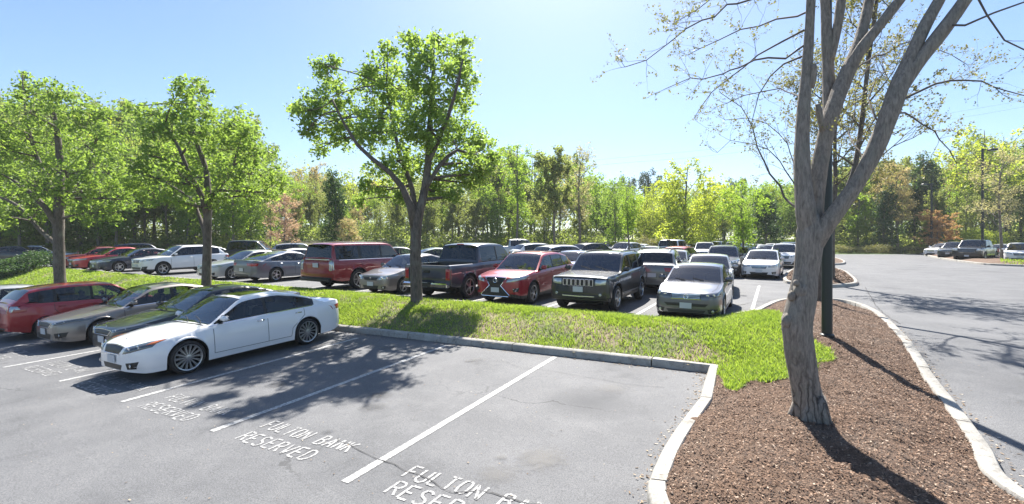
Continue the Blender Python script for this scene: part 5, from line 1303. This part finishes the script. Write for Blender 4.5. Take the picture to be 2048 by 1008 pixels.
# upper crown above the frame: it throws the twiggy shade on the road and mulch
for i, st in enumerate(stems[1:8]):
    px, py, rd, dz = st[-1]; p = P(px, py, FT+dz)-rl
    for _ in range(4): twig_grow(tw, ends, p, Vector((rg.gauss(0, .7), rg.gauss(0, .7), 1)).normalized(), 1.1, .03, 3, rg, 0, (2, 3))
tw.build('branches', M['twig'], root, smooth=180)
buds('buds', ends, .025, LM['bud'], root, np.random.default_rng(2), 2, .014)

def bare_tree(name, label, base, path, H, crown_r, mat_b, mat_l, seed, bud=.05, depth=4, nl=16, group=None, budk=4, tr=.12, cat='tree', lsp=.05):
    """path: offsets of the trunk from base up to where the limbs start"""
    rg = random.Random(seed); root = empty(name, base); tag(root, label, cat, group); mb = MB(); tw = MB(); ends = []
    pts = [Vector(p) for p in path]; fluted(mb, pts, [tr*(1-.62*i/(len(pts)-1)) for i in range(len(pts))], 12, .05, seed, .3)
    for k in range(nl):
        f = .42+.58*k/(nl-1); q = f*(len(pts)-1); i = min(int(q), len(pts)-2); p = pts[i].lerp(pts[i+1], q-i)
        a = k*2.4+rg.uniform(-.4, .4); up = .35+.9*f
        d = Vector((math.cos(a), math.sin(a), up)).normalized(); twig_grow(tw, ends, p, d, crown_r*rg.uniform(.38, .52), tr*.30, depth, rg, 0, (2, 3))
    mb.build('trunk', mat_b, root, smooth=180); tw.build('branches', mat_b, root, smooth=180); buds('crown', ends, bud, mat_l, root, np.random.default_rng(seed), budk, lsp)
    return root
b = at(1637, 603, .25)
off = lambda px, py, t: tuple(P(px, py, t)-b)
bare_tree('bare_tree', 'thin dark-stemmed budding tree leaning right behind the lamp post on the mulch', b, [(0, 0, -.1), off(1640, 520, b.y), off(1672, 430, b.y), off(1705, 350, b.y), off(1720, 270, b.y+.1), off(1735, 140, b.y+.2), off(1748, 40, b.y+.3), off(1760, -60, b.y+.4)], 8, 2.7, M['bark2'], LM['bud'], 21, .07, 3, 15, tr=.10)
b = at(1664, 552, .4)
bare_tree('bare_tree', 'budding tree on the small round mulch island, hidden behind the big trunk', b, [(0, 0, -.1), (0, 0, 2), (.15, 0, 4), (.2, .1, 6), (.3, .1, 8.0)], 8, 3.4, M['bark2'], LM['bud'], 22, .09, 3, 15, tr=.13)

# ---- the wood beyond the lot
LC = {}
def bg_tree(kind, seed):
    """tree about ten metres tall standing at the origin; scaled when placed"""
    rg = np.random.default_rng(seed); rr = random.Random(seed); root = empty('wood_tree'); mb = MB(); leaves = []; H = 10
    spec = dict(broad=(.30, .33, 15, 1.35, 42, 11, .24, 'bright'), broad2=(.25, .40, 16, 1.5, 42, 11, .24, 'left'), olive=(.38, .26, 13, 1.15, 34, 10, .20, 'olive'), olive2=(.30, .34, 14, 1.2, 30, 10, .20, 'olive'),
                round=(.14, .42, 24, 1.55, 56, 12, .24, 'yellow'), dark=(.12, .22, 18, 1.15, 60, 12, .22, 'dark'), pine=(.58, .24, 10, 1.0, 46, 11, .22, 'pine'), tall=(.45, .22, 12, 1.0, 36, 10, .21, 'bright'), yellow=(.35, .36, 16, 1.3, 36, 10, .23, 'yellow'))[kind]
    z0_, wd, nb, br, ns, nl, ls, mt = spec; lean = rr.uniform(-.4, .4)
    tp = [Vector((lean*(z/H)**2*2+math.sin(z*.7+seed)*.08, math.cos(z*.6+seed)*.08, z)) for z in (-.6, 0, 1, 2.5, 4, 5.5, 7, 8.5, 9.5)]
    mb.tube(tp, [.20, .17, .13, .12, .11, .09, .07, .045, .02], 8, wob=.08, rng=rr)
    if kind in ('broad2', 'olive2', 'yellow'):
        a_ = rr.uniform(0, 6); mb.tube([Vector((0, 0, 1.2)), Vector((math.cos(a_)*.5, math.sin(a_)*.5, 3)), Vector((math.cos(a_)*1.1, math.sin(a_)*1.1, 5.5)), Vector((math.cos(a_)*1.4, math.sin(a_)*1.4, 8))], [.09, .08, .06, .02], 6)
    for i in range(nb):
        f = (i+.5)/nb; z = H*(z0_+(1-z0_)*f)-.35; u = f
        prof = math.sin(math.pi*min(1, .12+.95*(1-u)**.8)) if kind != 'dark' else (1-u*.85)
        if kind == 'round': prof = math.sin(math.pi*(.10+.85*(1-u)))**.7
        a = i*2.4+rr.uniform(-.5, .5); rad = H*wd*prof*rr.uniform(.25, .95)
        c = Vector((tp[min(int(z/1.25)+1, 8)].x*.7+math.cos(a)*rad, math.sin(a)*rad, z)); r_ = br*rr.uniform(.65, 1.15)*(1.0 if u < .85 else .6)
        Lf, S = sprigs(tuple(c), r_, int(ns*(r_/br)**2), nl, rg, .20, .8); leaves.append(Lf)
        p = Vector((0, 0, max(1.0, z-.5-rad*.8))); p.x = np.interp(p.z, [q.z for q in tp], [q.x for q in tp])
        mb.tube(curve_pts(p, c, .12, 3, rr), [.045, .035, .02, .01], 4, cap=False)
    mb.build('trunk', M['bark3'], root, smooth=180); leaf_obj('crown', np.concatenate(leaves), ls, LM[mt], root, rg)
    return root
protoT = {}
for i, k in enumerate(('broad', 'broad2', 'olive', 'olive2', 'round', 'dark', 'pine', 'tall', 'yellow')):
    protoT[k] = [bg_tree(k, 50+i)]
for k in ('broad', 'olive', 'tall'): protoT[k].append(bg_tree(k, 90+len(k)))
def mk_bare(key, mat, seed, bud, budk, r=2.6, low=2.6, lsp=.10):
    protoT.setdefault(key, []).append(bare_tree('wood_tree', 'x', Vector((0, 0, 0)), [(0, 0, -.5), (.05, 0, 1.2), (.1, .1, low+1), (.0, .15, 5.5), (.2, .1, 8.2)], 10, r, M['bark3'], mat, seed, bud, 3, 14, budk=budk, tr=.13, lsp=lsp))
mk_bare('tan', LM['tan'], 31, .13, 4); mk_bare('tan', LM['tan'], 32, .12, 3, 2.2); mk_bare('grey', LM['budfar'], 33, .12, 2, 2.4); mk_bare('pink', LM['pink'], 34, .13, 5, 2.9, 1.2); mk_bare('orange', LM['orange'], 35, .18, 6, 3.0, 1.2); mk_bare('haze', LM['olive'], 36, .16, 7, 2.5)
used = set(); rw_ = random.Random(77)
LBL = dict(broad='bright green broadleaf tree in the wood behind the parked cars', broad2='fork-stemmed fresh green tree in the wood behind the parked cars', olive='thin olive-green tree with a high crown in the wood', olive2='forked olive-green tree at the edge of the wood',
  round='rounded yellow-green tree of the wood edge', dark='dark evergreen tree in the wood', pine='tall dark pine rising above the wood', tall='tall narrow fresh green tree of the wood', yellow='yellow-green spring tree in the wood', tan='almost bare tan-budded tree in the wood',
  grey='bare grey tree with tiny buds in the wood', pink='pinkish budding tree at the wood edge', orange='copper-leaved low tree at the wood edge', haze='finely twigged tree with small olive leaves in the wood')
def TG(x, y): return g(x, y)+float(bank(np.array(x, float), np.array(y, float)))
def wood(kind, px, t, top, width=1.0, label=None, group='trees of the wood beyond the lot', name='wood_tree'):
    v = rw_.randrange(len(protoT[kind])); o0 = protoT[kind][v]; x = (px-CX)/F*t; z = TG(x, t); h = CAMZ+(CY-top)/F*t-z
    o = o0 if (kind, v) not in used else copy_tree(o0); used.add((kind, v)); o.name = name
    s = h/10.2; o.location = (x, t, z); o.rotation_euler = (0, 0, rw_.uniform(0, 6.28)); w_ = s*width; o.scale = (w_, w_, s)
    tag(o, label or LBL[kind], 'tree'); 
    if group: o['group'] = group + ': ' + kind if not label else group
    elif 'group' in o: del o['group']
    return o
# single trees one can point to
N_ = None
wood('pink', 572, 40, 392, 1.25, 'low tree with reddish-pink buds between the slim tree and the middle tree', N_)
wood('dark', 673, 42, 334, .85, 'dark round-crowned small tree on a thin stem left of the middle tree', N_)
wood('tan', 700, 41, 432, 1.6, 'low brownish-pink budding tree under the dark round tree', N_)
wood('round', 1370, 52, 314, 1.05, 'large rounded yellow-green tree behind the white pickup', N_)
wood('broad', 1485, 35, 352, .92, 'thin-stemmed bright green tree beside the sideways charcoal sedan', N_)
wood('tall', 1258, 37, 366, .85, 'slim dark-stemmed green tree among the cars in the middle of the lot', N_)
wood('broad2', 1230, 50, 350, .85, 'green tree beside a pale forked trunk left of the rounded yellow-green tree', N_)
wood('haze', 1110, 52, 292, 1.05, 'tall many-stemmed tree with thin pale leaves right of the middle tree', N_)
wood('grey', 1160, 57, 292, 1.0, 'leafless-looking grey tree top right of the many-stemmed tree', N_)
wood('tall', 1034, 60, 276, .8, 'tall narrow green tree poking above the wood right of the middle tree', N_)
wood('pine', 1302, 95, 333, .75, 'distant dark pine just left of the rounded yellow-green tree', N_)
wood('pine', 1247, 92, 347, .7, 'smaller distant dark pine above the wood, left of the other pine', N_)
wood('pine', 1462, 90, 352, .8, 'distant dark pine right of the rounded yellow-green tree', N_)
wood('orange', 1872, 57, 424, 1.7, 'low wide copper-orange tree at the driveway bend', N_)
wood('yellow', 1968, 66, 244, .95, 'tall yellow-leaved tree at the upper right above the lamp post', N_)
wood('tan', 1795, 62, 318, 1.05, 'tan-pink budding tree beyond the driveway hedge', N_)
wood('dark', 1856, 66, 296, .9, 'dark evergreen behind the copper-orange tree', N_)
wood('grey', 2003, 38.5, 300, 1.05, 'grey V-stemmed bare tree on the driveway island at the right edge', N_)
wood('dark', 1532, 56, 372, 1.3, 'dense dark green tree just left of the big near trunk', N_)
sky_px = [-200, 0, 120, 250, 330, 430, 480, 520, 560, 620, 655, 700, 740, 800, 880, 960, 1000, 1060, 1100, 1150, 1190, 1230, 1300, 1350, 1430, 1500, 1560, 1640, 1700, 1760, 1800, 1850, 1900, 1950, 2000, 2100, 2300]
sky_y = [140, 150, 165, 195, 205, 210, 222, 262, 305, 320, 340, 330, 330, 330, 330, 310, 290, 300, 305, 300, 330, 358, 365, 345, 360, 370, 340, 320, 300, 285, 285, 320, 300, 280, 255, 240, 230]
def zone(px, back):
    r = rw_.random()
    if px < 260: k = ['broad', 'broad2', 'olive', 'yellow', 'haze']; w_ = [3, 3, 2, 1, 1]
    elif px < 540: k = ['broad2', 'olive', 'olive2', 'broad', 'haze']; w_ = [3, 3, 2, 2, 2]
    elif px < 850: k = ['olive', 'tan', 'broad', 'olive2', 'haze', 'tall', 'yellow']; w_ = [3, 3, 2, 2, 3, 1, 1]
    elif px < 1200: k = ['olive', 'broad', 'haze', 'olive2', 'tall', 'tan']; w_ = [3, 2, 3, 2, 2, 1]
    elif px < 1620: k = ['broad', 'olive2', 'round', 'broad2', 'dark']; w_ = [3, 2, 2, 3, 2]
    else: k = ['olive', 'broad', 'haze', 'tan', 'olive2', 'dark', 'grey', 'tall']; w_ = [3, 2, 3, 2, 2, 1, 1, 2]
    return rw_.choices(k, w_)[0]
for layer, (dt, st, lo_) in enumerate(((1.5, 44, .60), (7, 40, .86), (15, 38, 1.0), (26, 44, .97))):
    px = -170 + layer*13
    while px < 2240:
        p = px+rw_.uniform(-12, 12); te = 62 if p > 560 else 47-(560-p)*.008; te = te if p < 1640 else 62
        if layer == 0: lo_ = .74 if p < 560 else .60
        if layer == 0 and (1280 < p < 1620 or 1180 < p < 1300): px += st; continue
        t = te+dt+rw_.uniform(-2, 3); ty = np.interp(p, sky_px, sky_y); ty = 488-(488-ty)*lo_*rw_.uniform(.80, 1.02)
        if 1195 < p < 1560 and layer > 0: ty = max(ty, 365)
        wood(zone(p, layer), p, t, ty, rw_.uniform(.75, 1.1)); px += st*rw_.uniform(.7, 1.3)

# ---- undergrowth and hedges
def band(name, label, cat, pxs, t0, t1, h, n, size, mat, kind='stuff', seed=1, tf=None):
    rg = np.random.default_rng(seed); px = rg.uniform(pxs[0], pxs[1], n); t = rg.uniform(t0, t1, n)
    if tf is not None: t = t+tf(px)
    x = (px-CX)/F*t; top = h*(.35+.9*vnoise(x, t, .35, seed)*.7+.5*vnoise(x, t, 1.1, seed+1)); z = G(x, t)+bank(x, t)+top*rg.random(n)**.7
    o = leaf_obj(name, np.stack([x, t, z], 1), size, mat, None, rg); tag(o, label, cat, kind=kind); return o
tl = lambda px: -np.clip(560-px, 0, 900)*.008
band('undergrowth', 'tangled dark undergrowth between the trunks along the left side of the lot', 'undergrowth', (-300, 560), 46.5, 62, 1.9, 30000, .28, LM['brush'], seed=4, tf=tl)
band('undergrowth', 'low olive brush behind the cars in the middle of the photo', 'undergrowth', (560, 1210), 60, 76, 2.3, 34000, .30, LM['brush'], seed=5)
band('undergrowth', 'brush under the trees beyond the driveway hedge', 'undergrowth', (1590, 2400), 64, 84, 2.4, 30000, .30, LM['olive'], seed=6)
band('woodland', 'far-off green wood filling the gaps between the trunks at left and middle', 'woodland', (-400, 1210), 84, 96, 13, 52000, .55, LM['olive'], seed=7)
band('woodland', 'far-off dark wood behind the lawn bank and the driveway end', 'woodland', (1190, 2500), 96, 108, 11, 42000, .55, LM['brush'], seed=8)
def hedge(label, pts, w_, h, n, mat, size=.14, seed=3, name='hedge', cat='hedge'):
    rg = np.random.default_rng(seed); pts = [np.array(p) for p in pts]; seg = rg.integers(0, len(pts)-1, n); f = rg.random(n); A = np.array(pts)[seg]; B = np.array(pts)[seg+1]
    c = A+(B-A)*f[:, None]; a = rg.uniform(0, 2*np.pi, n); rd = rg.random(n)**.35; c = c+np.stack([np.cos(a), np.sin(a)], 1)*(rd*w_)[:, None]*.5
    hh = h*(.8+.45*vnoise(c[:, 0], c[:, 1], .8, seed)); z = G(c[:, 0], c[:, 1])+bank(c[:, 0], c[:, 1])+hh*rg.random(n)**.6*np.sqrt(1-.5*rd**2)
    root = empty(name, (float(c[:, 0].mean()), float(c[:, 1].mean()), g(c[:, 0].mean(), c[:, 1].mean()))); tag(root, label, cat)
    C = np.stack([c[:, 0], c[:, 1], z], 1)-np.array(root.location); leaf_obj('foliage', C, size, mat, root, rg)
    mb = MB(); rr = random.Random(seed)
    for i in range(10):
        q = C[rr.randrange(n)]; mb.tube([(q[0], q[1], 0-.2), (q[0]+.05, q[1], h*.4), (q[0]+rr.uniform(-.3, .3), q[1], h*.8)], [.04, .03, .01], 5)
    mb.build('stem', M['bark3'], root, smooth=180); return root
def gp(px, t): return ((px-CX)/F*t, t)
hedge('long clipped brown-green hedge closing the far end of the driveway', [gp(1668, 59.5), gp(1850, 58.5)], 1.6, 1.05, 9000, LM['hedge'], .13)
hedge('dark low hedge along the foot of the lawn bank behind the far white cars', [gp(1380, 58.5), gp(1600, 59)], 1.4, .9, 7000, LM['dark'], .14, 4)
hedge('brown-green rounded bush behind the cars left of the rounded tree', [gp(1290, 57), gp(1330, 57)], 3.2, 2.2, 5000, LM['hedge'], .18, 5, 'bush', 'bush')
hedge('big bluish-green shrub mass at the left edge of the lot', [gp(-40, 30.5), gp(62, 31)], 3.0, 1.15, 12000, LM['dark'], .13, 6, 'bush', 'bush')
hedge('small yellowing shrub between the trunks right of the slate pickup', [gp(985, 60), gp(1010, 60)], 2.0, 1.8, 2600, LM['yellow'], .18, 7, 'bush', 'bush')
hedge('sunny green bush at the right beneath the yellow-leaved tree', [gp(1940, 60), gp(1985, 60)], 3.4, 3.2, 5000, LM['yellow'], .2, 8, 'bush', 'bush')
rgx = np.random.default_rng(9)
for (p0, p1, t0_, t1_, lb) in ((1385, 1640, 60, 84, 'sunlit green lawn bank behind the far cars, left of the big trunk'), (1190, 1385, 60, 80, 'shaded grass bank under the rounded yellow-green tree'), (1640, 2300, 62, 84, 'grass slope among the trunks beyond the driveway hedge')):
    n = 34000; px = rgx.uniform(p0, p1, n); t = rgx.uniform(t0_, t1_, n); o = blades('bank_grass', np.stack([(px-CX)/F*t, t], 1), .12, .35, .10, M['blades'], .7, zf=lambda x, y: G(x, y)+bank(x, y)); tag(o, lb, 'grass', kind='stuff')

# ------------------------------------------------------------------ lamp posts and wires
def lamp_post(px, base, H, rad, label, arm_az=90, group=None, hidden_top=False):
    root = empty('lamp_post', base); tag(root, label, 'lamp post', group); mb = MB()
    mb.tube([(0, 0, -.15), (0, 0, H*.5), (0, 0, H)], [rad, rad*.93, rad*.85], 20); mb.build('pole', M['pole'], root, smooth=50)
    mb = MB(); mb.lathe([(-.05, rad*1.35), (.03, rad*1.35), (.05, rad*1.1), (.06, rad*.9)], 20, 'z'); mb.build('base_collar', M['pole'], root, smooth=40)
    a = R(arm_az); d = Vector((math.sin(a), math.cos(a), 0)); mb = MB(); mb.tube([Vector((0, 0, H-.12)), Vector((0, 0, H-.12))+d*.55], [.045, .04], 8); mb.build('arm', M['pole'], root)
    mb = MB(); mb.box(Vector((0, 0, H-.12))+d*.85, (.62, .42, .17), rot=Matrix.Rotation(-a+math.pi/2, 4, 'Z'), bev=.04); hd = mb.build('lamp_head', M['pole'], root)
    mb = MB(); mb.box(Vector((0, 0, H-.215))+d*.85, (.48, .32, .02), rot=Matrix.Rotation(-a+math.pi/2, 4, 'Z')); mb.build('lens', M['lens'], hd)
    return root
b = at(1654, 672, .27); lamp_post(1654, b, 8.6, .098*b.y/9.6, 'thick dark lamp post standing in the mulch just behind the nearest tree', 70)
b = at(1965, 517, .2); lamp_post(1965, b, (517-297)/F*b.y, .10, 'dark lamp post with arm on the driveway island before the black pickup', 95)
b = at(1863, 503); b.y = 57; b.x = (1863-CX)/F*57; b.z = g(b.x, 57); lamp_post(1863, b, (502-362)/F*57+.1, .13, 'farther lamp post rising behind the copper-orange tree', 270)
for k, (ya, yb_) in enumerate(((320, 296), (331, 309))):
    pts = [P(900, ya+34, 170), P(1190, ya, 160), P(1440, yb_, 150), P(1900, yb_-70, 135), P(2300, yb_-140, 125)]
    mb = MB(); fine = smooth_poly([tuple(p) for p in pts], 6, closed=False); mb.tube(fine, .022, 4, cap=False); o = mb.build('power_line', M['wood'], smooth=180); tag(o, 'thin overhead wire crossing the sky, ' + ('upper of the two' if k == 0 else 'lower of the two'), 'wire')

# ------------------------------------------------------------------ the air
mb = MB(); mb.box((0, 0, 0), (2, 2, 2)); hz = mb.build('haze', [bpy.data.materials.new('haze')], smooth=0)
hm = hz.data.materials[0]; hm.use_nodes = True; t_ = hm.node_tree; t_.nodes.clear(); o_ = N(t_, 'ShaderNodeOutputMaterial'); pv = N(t_, 'ShaderNodeVolumePrincipled')
pv.inputs['Color'].default_value = (.93, .96, 1, 1); pv.inputs['Density'].default_value = .0005; pv.inputs['Anisotropy'].default_value = .0
t_.links.new(pv.outputs[0], o_.inputs['Volume']); hz.scale = (320, 205, 31.5); hz.location = (0, 140, 28.5); tag(hz, kind='stuff', label='thin pale air over the whole car park and wood', cat='haze')
